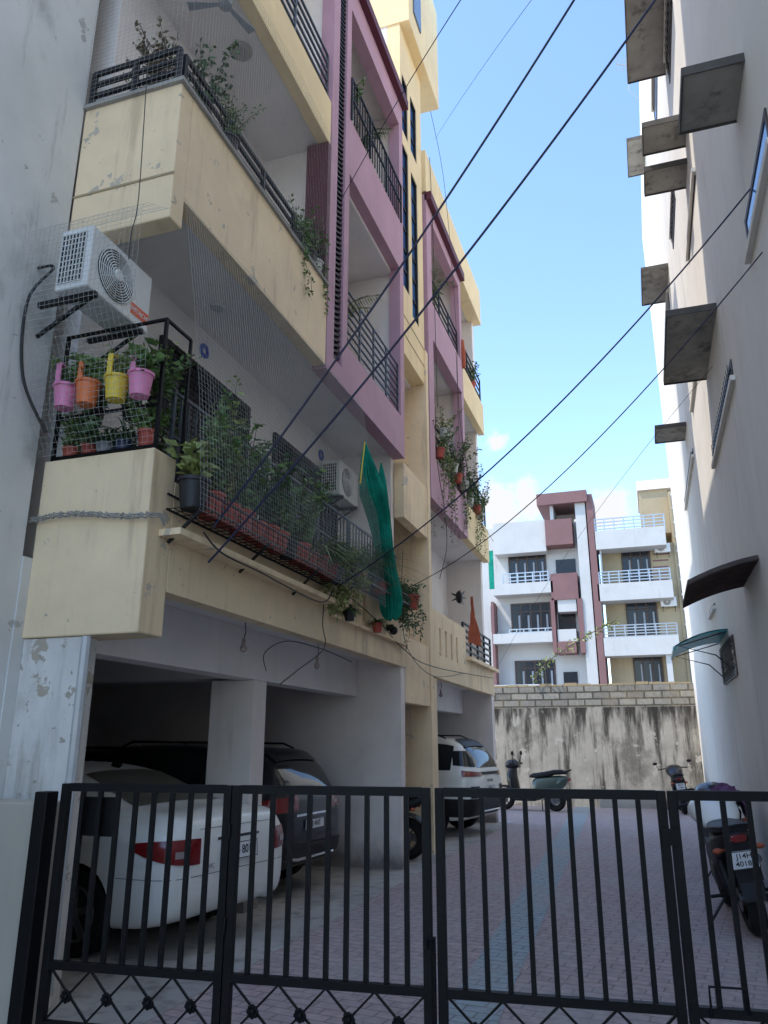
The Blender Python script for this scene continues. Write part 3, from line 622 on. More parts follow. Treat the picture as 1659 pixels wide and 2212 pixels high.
def palm(mb,st,c,n,L):
    c=Vector(c)
    for i in range(n):
        a=rnd()*2*PI; o=Vector((cos(a),sin(a),0)); s_=Vector((-sin(a),cos(a),0)); l=L*(.7+.4*rnd()); pts=[]
        for j in range(9): t=j/8; pts.append(c+o*l*(.6*t)*(.35+.65*t)+Vector((0,0,l*(1.25*t-.6*t*t))))
        st.tube(pts,.004,3)
        for j in range(1,9):
            for q in range(3):
                for sg in (-1,1):
                    t=(j-q/3)/8; p=pts[j].lerp(pts[j-1],q/3); leaf(mb,p,s_*sg+o*.7+Vector((0,0,-.2)),l*.24*(1.1-t*.6),.02)
def vine(mb,st,c,l,n,L=.05,W=.03):
    c=Vector(c); pts=[c]
    for i in range(6): pts.append(pts[-1]+Vector(((rnd()-.5)*.08,(rnd()-.5)*.10,-l/6)))
    st.tube(pts,.003,3)
    for i in range(n):
        k=int(rnd()*5.99); p=pts[k].lerp(pts[k+1],rnd()); d=rv(); leaf(mb,p+d*.02,d,L*(.7+.6*rnd()),W)
def potted(loc,pr,ph,pm,style,size,label,group,lm='leaf',hang=False,taper=.75):
    t=thing('potted_plant',loc,label,'potted plant',group)
    pot=MB(); pot.lathe([(pr*taper,0),(pr*.97,ph*.88),(pr*1.08,ph*.88),(pr*1.08,ph),(pr*.92,ph),(pr*.9,ph*.9),(.001,ph*.88)],(0,0,0),'z',16)
    if hang:
        pot.box(-.022,.022,-pr-.012,-pr+.0,ph-.02,ph+.14) 
        pot.box(-.022,.022,-pr-.012,-pr+.05,ph+.14,ph+.155)
    pot.build('pot',M[pm],t,smooth=True)
    lf=MB(); st=MB(); c=(0,0,ph*.9)
    if style=='bush': bush(lf,st,c,size*.55,size,int(720*max(.5,size)),.07,.032,13)
    elif style=='fine': bush(lf,st,c,size*.55,size,600,.045,.018,15)
    elif style=='blades': blades(lf,c,95,size,.02)
    elif style=='grass': blades(lf,c,190,size,.010,1.1)
    elif style=='snake': snake(lf,c,18,size,.045)
    elif style=='palm': palm(lf,st,c,11,size)
    elif style=='broad': bush(lf,st,c,size*.5,size,130,.12,.065,9)
    elif style=='tall': bush(lf,st,c,size*.30,size,900,.062,.028,11)
    elif style=='vine':
        bush(lf,st,c,size*.38,size*.4,200,.055,.038,8)
        for k in range(9): a=rnd()*2*PI; vine(lf,st,(pr*cos(a),pr*sin(a),ph),size*(.4+.8*rnd()),44,.05,.032)
    lf.build('foliage',M[lm],t,recalc=False)
    if st.v: st.build('stem',M['stem'],t)
    return t
TR=thing('plant_tray',(-3.17,6.3,3.3),'long black wire mesh tray bolted outside the first floor balcony holding red pots','planter tray','planter trays')
tr=MB()
for z in (3.30,3.42): 
    for x in (-3.0,-3.3): tr.beam((x,4.75,z),(x,8.0,z),.014,.014)
for i in range(34): y=4.75+i*(3.25/33); tr.beam((-3.3,y,3.30),(-3.0,y,3.30),.006,.006); tr.beam((-3.0,y,3.30),(-3.0,y,3.42),.005,.005)
for x in (-3.06,-3.12,-3.18,-3.24): tr.beam((x,4.75,3.30),(x,8.0,3.30),.005,.005)
tr.beam((-3.0,4.75,3.36),(-3.0,8.0,3.36),.005,.005)
tr.build('mesh_basket',M['blackplastic'],TR,world=True)
for y in (4.8,5.9,7.0,7.95): MB().beam((-3.3,y,3.05),(-3.02,y,3.29),.02,.02).build('bracket',M['blackplastic'],TR,world=True)
TR2=thing('plant_tray',(-3.17,9.2,3.45),'shorter wire mesh tray on the balcony beside the green cloth','planter tray','planter trays')
tr=MB()
for z in (3.48,3.60):
    for x in (-3.05,-3.3): tr.beam((x,8.15,z),(x,10.3,z),.014,.014)
for i in range(24): y=8.15+i*(2.15/23); tr.beam((-3.3,y,3.48),(-3.05,y,3.48),.006,.006); tr.beam((-3.05,y,3.48),(-3.05,y,3.6),.006,.006)
tr.build('mesh_basket',M['greyrail'],TR2,world=True)
spec=[(4.86,.12,.24,'blackpot','broad',.35,'leafy'),(5.11,.11,.20,'terra','tall',.95,'leaf'),(5.36,.11,.18,'terra','tall',1.05,'leafy'),(5.6,.12,.19,'terra','bush',.8,'leaf'),
 (5.84,.11,.16,'terra','snake',.6,'leafd'),(6.07,.12,.18,'terra','tall',.95,'leafd'),(6.31,.11,.19,'terra','broad',.8,'leaf'),(6.54,.10,.16,'blackpot','snake',.65,'leafd'),
 (6.78,.12,.19,'terra','bush',.8,'leaf'),(7.02,.11,.16,'terra','snake',.6,'leaf'),(7.28,.12,.18,'terra','blades',.85,'leafy'),(7.55,.11,.16,'terra','blades',.75,'leaf'),(7.82,.10,.14,'greypot','vine',.5,'leafy')]
COL={'terra':'red','blackpot':'black','greypot':'grey','wpot':'white','bluepot':'navy'}
SN={'broad':'broad-leaved','tall':'tall leafy','snake':'upright sword-leaved','bush':'bushy','blades':'arching grassy','vine':'trailing'}
for i,(y,r,h,pm,sty,s_,lm) in enumerate(spec):
    potted((-3.15,y,3.31),r,h,pm,sty,s_,f"{SN[sty]} plant in {COL[pm]} pot, {ORD[i]} along the long tray from the near end",'plants in the long balcony tray',lm)
for i,(y,sty,s_,lm) in enumerate([(8.3,'vine',.5,'leafy'),(8.65,'grass',.8,'leaf'),(9.0,'grass',.85,'leafd'),(9.4,'fine',.55,'leafd'),(9.8,'blades',.55,'leaf'),(10.15,'vine',.4,'leafd')]):
    potted((-3.18,y,3.49),.1,.14,'terra' if i%2 else 'blackpot',sty,s_,f"{['trailing','fine grassy','tufted grassy','feathery','arching','small trailing'][i]} plant, {ORD[i]} along the shorter tray from its near end",'plants in the shorter tray',lm)
for i,(y,sty,s_,lm) in enumerate([(5.0,'tall',1.4,'leaf'),(5.5,'palm',1.1,'leafy'),(6.0,'tall',1.4,'leafd'),(6.6,'tall',1.25,'leaf'),(7.3,'bush',1.0,'leafd')]):
    potted((-3.72,y,3.03),.16,.3,'blackpot',sty,s_,f"tall plant standing inside the first floor balcony, {ORD[i]} behind the long tray",'plants standing in the first floor balcony',lm)
RK=thing('plant_rack',(-3.82,4.52,3.73),'black metal rack on the balcony front carrying four bright hanging pots','rack')
rk=MB(); xl,xr=-4.28,-3.34
for x in (xl,xr): rk.beam((x,4.6,3.73),(x,4.6,4.84),.026,.026)
for z in (4.83,4.45,4.10,3.76): rk.beam((xl,4.6,z),(xr,4.6,z),.022,.022,(0,1,0))
rk.beam((xr,4.6,4.83),(xr,4.95,4.83),.022,.022); rk.beam((xr,4.95,3.73),(xr,4.95,4.83),.022,.022)
rk.build('frame',M['black'],RK,world=True)
for i,(u,v,pm,c) in enumerate(((142,850,'pink','left hanging pink bucket pot'),(189,850,'orange','hanging orange bucket pot'),(252,838,'yplastic','hanging yellow bucket pot'),(303,830,'pink','right hanging pink bucket pot'))):
    p=hy(u,v,4.46); potted((p.x,4.46,4.45-.34),.095,.19,pm,'fine' if i%2==0 else 'broad',.24,f"small plant in {c} on the black rack",'hanging bucket pots',lm='leafy' if i==2 else 'leaf',hang=True)
for i,(u,pm,c) in enumerate(((150,'terra','red pot, leftmost'),(190,'terra','red pot, second from left'),(222,'greypot','grey pot'),(262,'bluepot','navy pot'),(310,'terra','red pot, rightmost'))):
    p=hy(u,950,4.66); potted((p.x,4.70,3.735),.07,.14 if i<4 else .2,pm,['fine','broad','blades','blades','bush'][i],.36,f"small plant in {c} at the foot of the black rack",'pots at the foot of the rack',lm='leafd' if i%2 else 'leaf')
for i,(x,s_) in enumerate(((-4.1,.55),(-3.75,.6),(-3.5,.5))):
    potted((x,4.80,4.12),.08,.13,'blackpot','fine' if i==1 else 'bush',s_,f"leafy plant behind the bucket pots, {ORD[i]} from left",'plants on the rack shelf','leafy' if i==1 else 'leaf')
for i,(s_,lm,st_) in enumerate(((.5,'leafdry','fine'),(.75,'leafdry','bush'),(.85,'leafd','bush'),(.65,'leaf','fine'))):
    y=[4.75,4.75,5.0,5.4][i]; x=[-3.9,-3.68,-3.5,-3.42][i]
    potted((x,y,7.08),.12,.2,'blackpot',st_,s_,f"{['dry twiggy','brown wilting','dark bushy','feathery green'][i]} plant at the corner of the second floor railing",'plants on the second floor railing',lm)
for i,(y,s_,st_) in enumerate(((7.0,.6,'vine'),(7.35,.65,'bush'),(7.55,.6,'vine'))):
    potted((-3.42,y,7.1),.11,.2,'blackpot' if i!=2 else 'wpot',st_,s_,f"{['trailing','bushy','draping'][i]} plant on the second floor parapet beside the maroon fin",'plants by the maroon fin','leaf')
potted((-3.62,8.62,6.62),.13,.3,'wpot','palm',1.05,'tall palm behind the dark railing of the purple bay','palms in the purple bay','leafy')
potted((-3.62,9.4,10.27),.13,.3,'wpot','palm',.9,'palm behind the upper railing of the purple bay','palms in the purple bay','leaf')
potted((-3.5,8.7,10.27),.13,.3,'wpot','bush',.9,'bushy plant at the near end of the upper purple bay','palms in the purple bay','leaf')
for i,(y,z,st_,s_,lm,x) in enumerate(((13.2,6.75,'vine',1.5,'leaf',-3.3),(13.6,7.3,'vine',1.3,'leafy',-3.3),(14.1,6.75,'vine',1.4,'leaf',-3.25),(14.7,6.75,'bush',1.0,'leafd',-3.3),(15.2,6.75,'vine',1.2,'leaf',-3.28),
      (16.0,6.62,'bush',1.0,'leafd',-3.35),(16.6,6.62,'vine',1.0,'leaf',-3.30),(17.2,6.62,'bush',.9,'leaf',-3.35),(13.3,9.92,'palm',.8,'leaf',-3.5),(17.0,9.92,'bush',.5,'leaf',-3.4))):
    potted((x,y,z),.11,.18,'wpot' if i%3 else 'terra',st_,s_,f"{['trailing','high trailing','long trailing','dark bushy','draping','leafy','hanging','rounded leafy','palm-like','small leafy'][i]} plant on the balconies of the farther purple building, {ORD[i]} in the row",'plants on the farther building',lm)
potted((-3.15,10.75,3.5),.12,.2,'terra','vine',.6,'leafy plant just right of the green cloth','plants beside the green cloth','leafd')
potted((-3.2,8.35,2.98),.07,.12,'blackpot','blades',.25,'small black pot hung on the fascia below the shorter tray','pots on the fascia')
potted((-3.2,9.35,2.98),.07,.12,'terra','blades',.25,'small red pot hung on the fascia below the green cloth','pots on the fascia')
lf=MB(); st=MB()
pts=[hy(u,v,22.9) for (u,v) in ((1150,1475),(1180,1430),(1240,1390),(1290,1360),(1330,1340))]; st.tube(pts,.012,4)
for i in range(160):
    k=int(rnd()*3.99); p=pts[k].lerp(pts[k+1],rnd()); leaf(lf,p+rv()*.12,rv(),.11,.06)
CR_=thing('creeper',pts[0],'thin leafy branch rising above the boundary wall','plant'); lf.build('foliage',M['leafy'],CR_,world=True,recalc=False); st.build('stem',M['stem'],CR_,world=True)

# ------------------------------------------------------------------ GREEN CLOTH, FLAG etc
def cloth(path,rads,folds=7,depth=.3,flat=.7,off=0):
    mb=MB(); n=84
    for i,(p,r) in enumerate(zip(path,rads)):
        for k in range(n):
            t=2*PI*k/n; rr=r*(1+depth*abs(sin(folds*.5*t+i*.02))*1.3-depth*.6+.35*depth*sin(3*t+i*.06+1)); mb.v.append((p[0]+rr*cos(t)*flat,p[1]+rr*sin(t),p[2]+.03*sin(5*t)*min(1,r*10)))
    for i in range(len(path)-1):
        for k in range(n): mb.f.append((i*n+k,i*n+(k+1)%n,(i+1)*n+(k+1)%n,(i+1)*n+k))
    mb.f.append(tuple(range(n))); mb.f.append(tuple((len(path)-1)*n+k for k in range(n)))
    return mb
def interp(keys,n):
    out=[]
    for i in range(n):
        t=i/(n-1)*(len(keys)-1); k=min(int(t),len(keys)-2); f=t-k; out.append([a+(b_-a)*f for a,b_ in zip(keys[k],keys[k+1])])
    return out
def keyp(rows,X):
    r=[]
    for (u,v,q) in rows: p=hx(u,v,X); r.append([p.x,p.y,p.z,q])
    return interp(r,60)
GN_=thing('shade_net',hx(845,1338,-3.1),'green shade net bunched and hanging at the end of the first floor balcony','cloth')
kk=keyp(((788,955,.010),(791,990,.06),(797,1030,.11),(806,1070,.15),(818,1115,.13),(827,1160,.11),(833,1200,.10),(839,1240,.11),(843,1270,.13),(846,1300,.14),(847,1322,.12),(846,1338,.06)),-3.1)
cloth([k[:3] for k in kk],[k[3] for k in kk],18,.22,1.0).build('drape',M['green'],GN_,world=True,smooth=True)
kk=keyp(((823,1000,.008),(825,1040,.045),(828,1090,.06),(831,1140,.07),(835,1185,.06),(837,1200,.03)),-3.04)
cloth([k[:3] for k in kk],[k[3] for k in kk],12,.25,1.0).build('drape_fold',M['green'],GN_,world=True,smooth=True)
MB().tube([hx(788,955,-2.98),hx(783,1000,-2.98),hx(778,1045,-2.98)],.008,5).build('yellow_hem',M['yplastic'],GN_,world=True)
fl=MB()
p=hx(1022,1290,-3.25)
for i in range(9):
    for k in range(6):
        t=k/5; w=i/8; fl.v.append((p.x-.08*w+.18*w*t+.03*sin(k*2+i*.7),p.y-.15+t*.3*w,p.z-w*.95-t*.05))
for i in range(8):
    for k in range(5): fl.f.append((i*6+k,i*6+k+1,(i+1)*6+k+1,(i+1)*6+k))
fl=fl.build('flag',M['flag'],world=True,smooth=True,recalc=False); tag(fl,'orange triangular flag on the railing of the farther balcony','flag')
p=hx(998,735,-3.3); cl=cloth([(p.x,p.y,p.z),(p.x,p.y,p.z-.35),(p.x,p.y,p.z-.7)],[.04,.08,.07],8); tag(cl.build('hanging_cloth',M['flag'],world=True,smooth=True),'orange cloth hanging high on the farther building','cloth')
p=hx(992,1290,-3.7); mk=MB(); mk.ell((p.x,p.y,p.z),.08,.12,.14,12,8); mk.tube([(p.x+.03,p.y+.08,p.z+.05),(p.x+.05,p.y+.2,p.z+.12),(p.x+.05,p.y+.33,p.z+.2)],[.02,.015,.005],5); mk.tube([(p.x+.03,p.y-.06,p.z+.1),(p.x+.05,p.y-.14,p.z+.14)],[.02,.004],5)
for i in range(14): mk.tube([(p.x,p.y,p.z),Vector((p.x,p.y,p.z))+rv()*.2],[.02,.003],4)
tag(mk.build('wall_charm',M['blackplastic'],world=True,smooth=True),'black shaggy charm hanging below the farther balcony ceiling','ornament')

# ------------------------------------------------------------------ NETTING
def netgrid(fn,nu,nv,r=.0011,j_=.0025):
    mb=MB(); g=[[Vector(fn(i/nu,j/nv))+rv()*j_ for j in range(nv+1)] for i in range(nu+1)]
    for i in range(nu+1):
        for j in range(nv+1):
            if i<nu: mb.seg(g[i][j],g[i+1][j],r)
            if j<nv: mb.seg(g[i][j],g[i][j+1],r)
    return mb
def f_side(u,v):
    y=4.62+u*4.3; return (-2.93-.36*v**1.3+.012*sin(u*17+v*3),y,3.22+v*2.75)
nt=netgrid(f_side,98,62,.0012).build('bird_net',M['net'],world=True,recalc=False); tag(nt,'fine bird netting stretched over the long side of the first floor balcony','netting')
def pw(z,ks):
    for (a,ya),(b,yb) in zip(ks[:-1],ks[1:]):
        if z<=b: f=(z-a)/(b-a); f=f*f*(3-2*f); return ya+(yb-ya)*f
    return ks[-1][1]
def f_front(u,v):
    x=-4.31+u*1.03; z=3.74+v*2.0; return (x,pw(z,((3.74,4.48),(4.05,4.33),(4.35,4.30),(4.85,4.09),(5.5,4.09),(5.76,4.44))),z)
nt=netgrid(f_front,23,45,.0012).build('bird_net',M['net'],world=True,recalc=False); tag(nt,'fine bird netting in front of the air conditioner and hanging pots','netting')
def f_up(u,v): return (-3.28+.01*sin(u*12),4.5+u*3.2,7.0+v*2.3)
nt=netgrid(f_up,66,48,.0010).build('bird_net',M['net'],world=True,recalc=False); tag(nt,'fine bird netting closing the side of the second floor balcony','netting')
def f_up2(u,v): return (-4.3+u*1.0,4.43,7.0+v*2.3)
nt=netgrid(f_up2,20,48,.0010).build('bird_net',M['net'],world=True,recalc=False); tag(nt,'fine bird netting over the short front of the second floor balcony','netting')
rp=MB(); pts=[]
for i in range(60):
    t=i/59; pts.append((-4.36+1.1*t,4.50+.012*sin(i*1.7),3.23+.03*sin(t*5)-.02*t+.008*sin(i*2.3)))
pts+=[(-3.24,4.6+.01*i,3.2-.01*i) for i in range(6)]
for k in range(5): rp.tube([(p[0],p[1]+.014*cos(k*1.25+i*.6),p[2]+.016*sin(k*1.25+i*.6)) for i,p in enumerate(pts)],.005,4)
tag(rp.build('rolled_net',M['conc'],world=True),'rolled grey netting edge slung across the lower balcony front','netting')

# ------------------------------------------------------------------ CABLES
def cable(pts,r,label,m='cable',cat='cable'):
    pts=[Vector(p) for p in pts]; out=[]; n=len(pts)
    for i in range(n-1):
        p0=pts[max(i-1,0)];p1=pts[i];p2=pts[i+1];p3=pts[min(i+2,n-1)]
        for k in range(8):
            t=k/8; out.append(.5*((2*p1)+(p2-p0)*t+(2*p0-5*p1+4*p2-p3)*t*t+(3*p1-p0-3*p2+p3)*t**3))
    out.append(pts[-1]); mb=MB().tube(out,r,6); o=mb.build('overhead_cable' if cat=='cable' else cat,M[m],world=True,smooth=True); return tag(o,label,cat)
def span(uvl,uvm,uvr,label,r,Xl=-3.1,Yr=4.5,ext=.5,m='cable'):
    A_=hx(*uvl,Xl); Bp=hy(*uvr,Yr); 
    d=ray(*uvm)
    n=Vector((-(Bp-A_).y,(Bp-A_).x,0)); t=(A_-CAM).dot(n)/d.dot(n); Mp=CAM+d*t
    fm=((Mp-A_).xy.length)/((Bp-A_).xy.length); fm=min(max(fm,.1),.9); pts=[]
    sag=(Mp.z-(A_.z+(Bp.z-A_.z)*fm))/(fm*(1-fm))
    for i in range(int(24*(1+ext))+1):
        f=i/24; p=A_.lerp(Bp,f); p.z+=sag*f*(1-f); pts.append(p)
    mb=MB().tube(pts,r,6); o=mb.build('overhead_cable',M[m],world=True,smooth=True); return tag(o,label,'cable','overhead cables')
span((738,430),(870,200),(995,0),'thin cable meeting the purple wall highest, leftmost in the sky',.005,Yr=5.5)
span((940,300),(1050,135),(1148,0),'thinnest cable, second from left in the sky, ending at the yellow parapet',.0035,Yr=7)
span((460,1140),(890,540),(1240,0),'thick sky-tinted black cable, third from left in the sky',.0085,Xl=-3.0)
span((450,1215),(1000,560),(1415,0),'thick sky-tinted black cable, fourth from left, crossing to the top right sunshade',.0085,Xl=-3.0)
span((740,1260),(1190,890),(1659,360),'sky-tinted black cable crossing low over the lane to the right wall, upper of two',.007,Xl=-3.0,Yr=6)
span((880,1270),(1260,980),(1659,530),'sky-tinted black cable crossing low over the lane to the right wall, lower of two',.0055,Xl=-3.2,Yr=6)
span((1075,1440),(1400,960),(1659,655),'faint thin wire rising to the right wall, lowest of all',.003,Xl=-3.3,Yr=9,m='cableblk')
def wl(uvs,X,r,label): return cable([hx(u,v,X) for u,v in uvs],r,label,'cableblk','wire')
wl([(318,150),(300,420),(285,500),(278,560)],-3.30,.004,'black wire running down the second floor balcony corner')
wl([(700,1300),(697,1350),(700,1400),(640,1450),(605,1478)],-3.28,.006,'loose black wire drooping from the long ledge end')
wl([(440,1150),(480,1195),(560,1235),(690,1300),(720,1275)],-3.11,.007,'black cable clipped under the long plant tray')
wl([(575,1450),(572,1410),(620,1385),(690,1400),(760,1430)],-3.45,.005,'black wire looped below the parking beam')
wl([(870,1190),(868,1300),(880,1400),(935,1460),(1000,1455)],-3.27,.005,'black wire looping down past the stair tower')
wl([(940,880),(945,1000),(960,1100),(965,1180),(950,1250)],-3.25,.006,'long black wire hanging from the farther purple bay')
wl([(928,340),(935,500),(940,700),(945,880)],-3.28,.006,'black wire down the edge between the two buildings')
wl([(1066,1170),(1000,1030),(985,700),(960,400),(930,240)],-3.2,.005,'long wire climbing the farther building to the roof')
wl([(720,1260),(820,1345),(870,1400),(935,1440),(1066,1465)],-3.25,.007,'black cable running along the fascia of both buildings')
wl([(985,760),(990,860),(1000,960),(1020,1060),(1045,1130)],-3.15,.006,'black wire dangling across the farther balconies')
cable([(-4.31,4.2,5.25),(-4.25,4.3,5.3),(-4.28,4.12,4.9),(-4.3,4.2,4.3),(-4.2,4.4,3.9)],.012,'black pipe running down from the nearest air conditioner','cableblk','pipe')
for i,(u,v,X,l) in enumerate(((527,1375,-3.7,'bare bulb hanging under the near parking ceiling'),(685,1425,-3.7,'bare bulb hanging farther under the parking ceiling'),(952,1490,-3.7,'bare bulb hanging under the farther building'))):
    p=hx(u,v,X); b=thing('hanging_bulb',(p.x,p.y,2.55),l,'bulb','hanging bulbs'); c=MB(); c.tube([(0,0,.05),(.02,0,.12),(0,0,.25)],.005,5); c.build('flex',M['cableblk'],b); MB().lathe([(.018,.05),(.02,0),(.035,-.04),(.03,-.07),(.001,-.085)],(0,0,0),'z',12).build('bulb',M['lens'],b,smooth=True)
p=hx(850,1362,-3.2); cc=MB(); cc.ell((p.x,p.y,p.z),.06,.06,.06); cc.box(p.x-.1,p.x,p.y-.03,p.y+.03,p.z,p.z+.08); tag(cc.build('security_camera',M['blackplastic'],world=True,smooth=True),'small dark dome camera on the fascia below the green cloth','camera')

# ------------------------------------------------------------------ GATE
GA=Vector((-3.2,3.72,0)); GD=Vector((4.4,.38,0)).normalized(); GN=Vector((-GD.y,GD.x,0)); KX=GD.x
def gp(x,z,off=0): s_=(x+3.2)/KX; p=GA+GD*s_+GN*off; return Vector((p.x,p.y,z))
def leaf_gate(x0,x1,nb,label,latch=None):
    c=gp((x0+x1)/2,0); t=thing('gate_leaf',c,label,'gate','leaves of the black gate')
    def bb(name,mb,par=None,bev=0): return mb.build(name,M['black'],par or t,world=True,bevel=bev)
    S=.042
    bb('stile',MB().beam(gp(x0+S/2,.06),gp(x0+S/2,1.40),S,S,GN),bev=.003); bb('stile',MB().beam(gp(x1-S/2,.06),gp(x1-S/2,1.40),S,S,GN),bev=.003)
    for nm,z,h in (('top_rail',1.381,.042),('middle_rail',.515,.038),('lower_rail',.25,.028),('bottom_rail',.09,.04)):
        bb(nm,MB().beam(gp(x0+S,z),gp(x1-S,z),S-.004,h))
    for i in range(nb):
        x=x0+S/2+(x1-x0-S)*(i+1)/(nb+1); bb('bar',MB().beam(gp(x,.535),gp(x,1.359),.023,.023,GN))
    k=4; w=(x1-x0-2*S)/k
    for i in range(k):
        xa=x0+S+i*w; xb=xa+w
        bb('diagonal_bar',MB().beam(gp(xa,.265),gp(xb,.495),.010,.010,GN)); bb('diagonal_bar',MB().beam(gp(xa,.495,.011),gp(xb,.265,.011),.010,.010,GN))
        ro=MB(); cc=gp((xa+xb)/2,.38,-.012)
        for q in range(8):
            a=q*PI/4; pc=cc+GD*(.022*cos(a))+Vector((0,0,.022*sin(a))); ro.ell(pc,.011,.010,.011,8,5)
        ro.ell(cc-GN*.008,.016,.012,.016,10,6)
        bb('rosette',ro)
    for i in range(1,8): bb('lower_bar',MB().beam(gp(x0+S+(x1-x0-2*S)*i/8,.11),gp(x0+S+(x1-x0-2*S)*i/8,.235),.016,.016,GN))
    if latch is not None:
        for z in (1.18,.75): bb('hinge',MB().tube([gp(latch,z-.035,-.025),gp(latch,z+.035,-.025)],.011,8))
    return t
leaf_gate(-3.10,-2.10,8,'leftmost leaf of the black steel bar gate, beside the left post')
leaf_gate(-2.095,-1.06,9,'second leaf from the left of the black steel bar gate',-2.097)
leaf_gate(-1.035,.035,9,'third leaf from the left of the black steel bar gate')
leaf_gate(.042,1.15,9,'rightmost leaf of the black steel bar gate, before the parked motorcycle')
bl=MB(); bl.beam(gp(.04,1.24,-.032),gp(.04,1.17,-.032),.08,.018,GN)
tag(bl.build('gate_latch',M['black'],world=True),'black latch plate near the top of the third and fourth leaf joint','latch')
bo=MB(); bo.tube([gp(-1.047,.75,-.035),gp(-1.047,.12,-.035)],.009,8); bo.tube([gp(-1.047,.74,-.035),gp(-1.08,.74,-.05),gp(-1.08,.70,-.05)],.008,6)
tag(bo.build('gate_bolt',M['black'],world=True),'drop bolt between the second and third gate leaves','bolt')
gb=thing('gate_post',(-3.18,3.66,0),'thick black steel post at the left end of the gate','post')
MB().box(-3.205,-3.12,3.63,3.72,0,1.36).build('post',M['black'],gb,world=True,bevel=.006)
MB().box(-3.02,-2.80,3.78,3.80,1.13,1.33).build('sheet_panel',M['black'],gb,world=True,bevel=.006)
tag(MB().tube([gp(.13,.5,-.03),gp(.13,.62,-.04),gp(.28,.62,-.04),gp(.28,.52,-.03)],.006,6).build('wire_loop',M['black'],world=True),'thin wire loop on the middle rail of the rightmost gate leaf','wire')

# ------------------------------------------------------------------ CARS
def hermite(st,s_):
    n=len(st); k=0
    while k<n-2 and s_>st[k+1][0]: k+=1
    a,b_=st[k],st[k+1]; h=b_[0]-a[0]; t=(s_-a[0])/h; out=[]
    for j in range(1,len(a)):
        def tan(i):
            i0=max(i-1,0); i1=min(i+1,n-1); return (st[i1][j]-st[i0][j])/(st[i1][0]-st[i0][0])
        m0=tan(k)*h; m1=tan(k+1)*h; d=b_[j]-a[j]
        m0=max(min(m0,3*abs(d)),-3*abs(d)); m1=max(min(m1,3*abs(d)),-3*abs(d))
        out.append((2*t**3-3*t*t+1)*a[j]+(t**3-2*t*t+t)*m0+(-2*t**3+3*t*t)*b_[j]+(t**3-t*t)*m1)
    return out
def section(zb,zl,zt,wl_,wb,wt):
    pts=[(0,zb),(wl_*.8,zb),(wl_*.965,zb+.06),(wl_,zb+(zl-zb)*.45),(wl_*.995,zb+(zl-zb)*.8),(wb,zl),(wb+(wt-wb)*.75,zl+(zt-zl)*.62),(wt*.93,zt-.045 if zt-zl>.2 else zt-.02),(wt*.55,zt-.008),(0,zt)]
    out=[]; n=len(pts)
    for i in range(n-1):
        p0=pts[max(i-1,0)] if i else (-pts[1][0],pts[1][1]); p1=pts[i]; p2=pts[i+1]; p3=pts[i+2] if i+2<n else (-pts[n-2][0],pts[n-2][1])
        for k in range(3):
            t=k/3; out.append(tuple(.5*((2*p1[j])+(-p0[j]+p2[j])*t+(2*p0[j]-5*p1[j]+4*p2[j]-p3[j])*t*t+(-p0[j]+3*p1[j]-3*p2[j]+p3[j])*t**3) for j in (0,1)))
    out.append(pts[-1]); return out
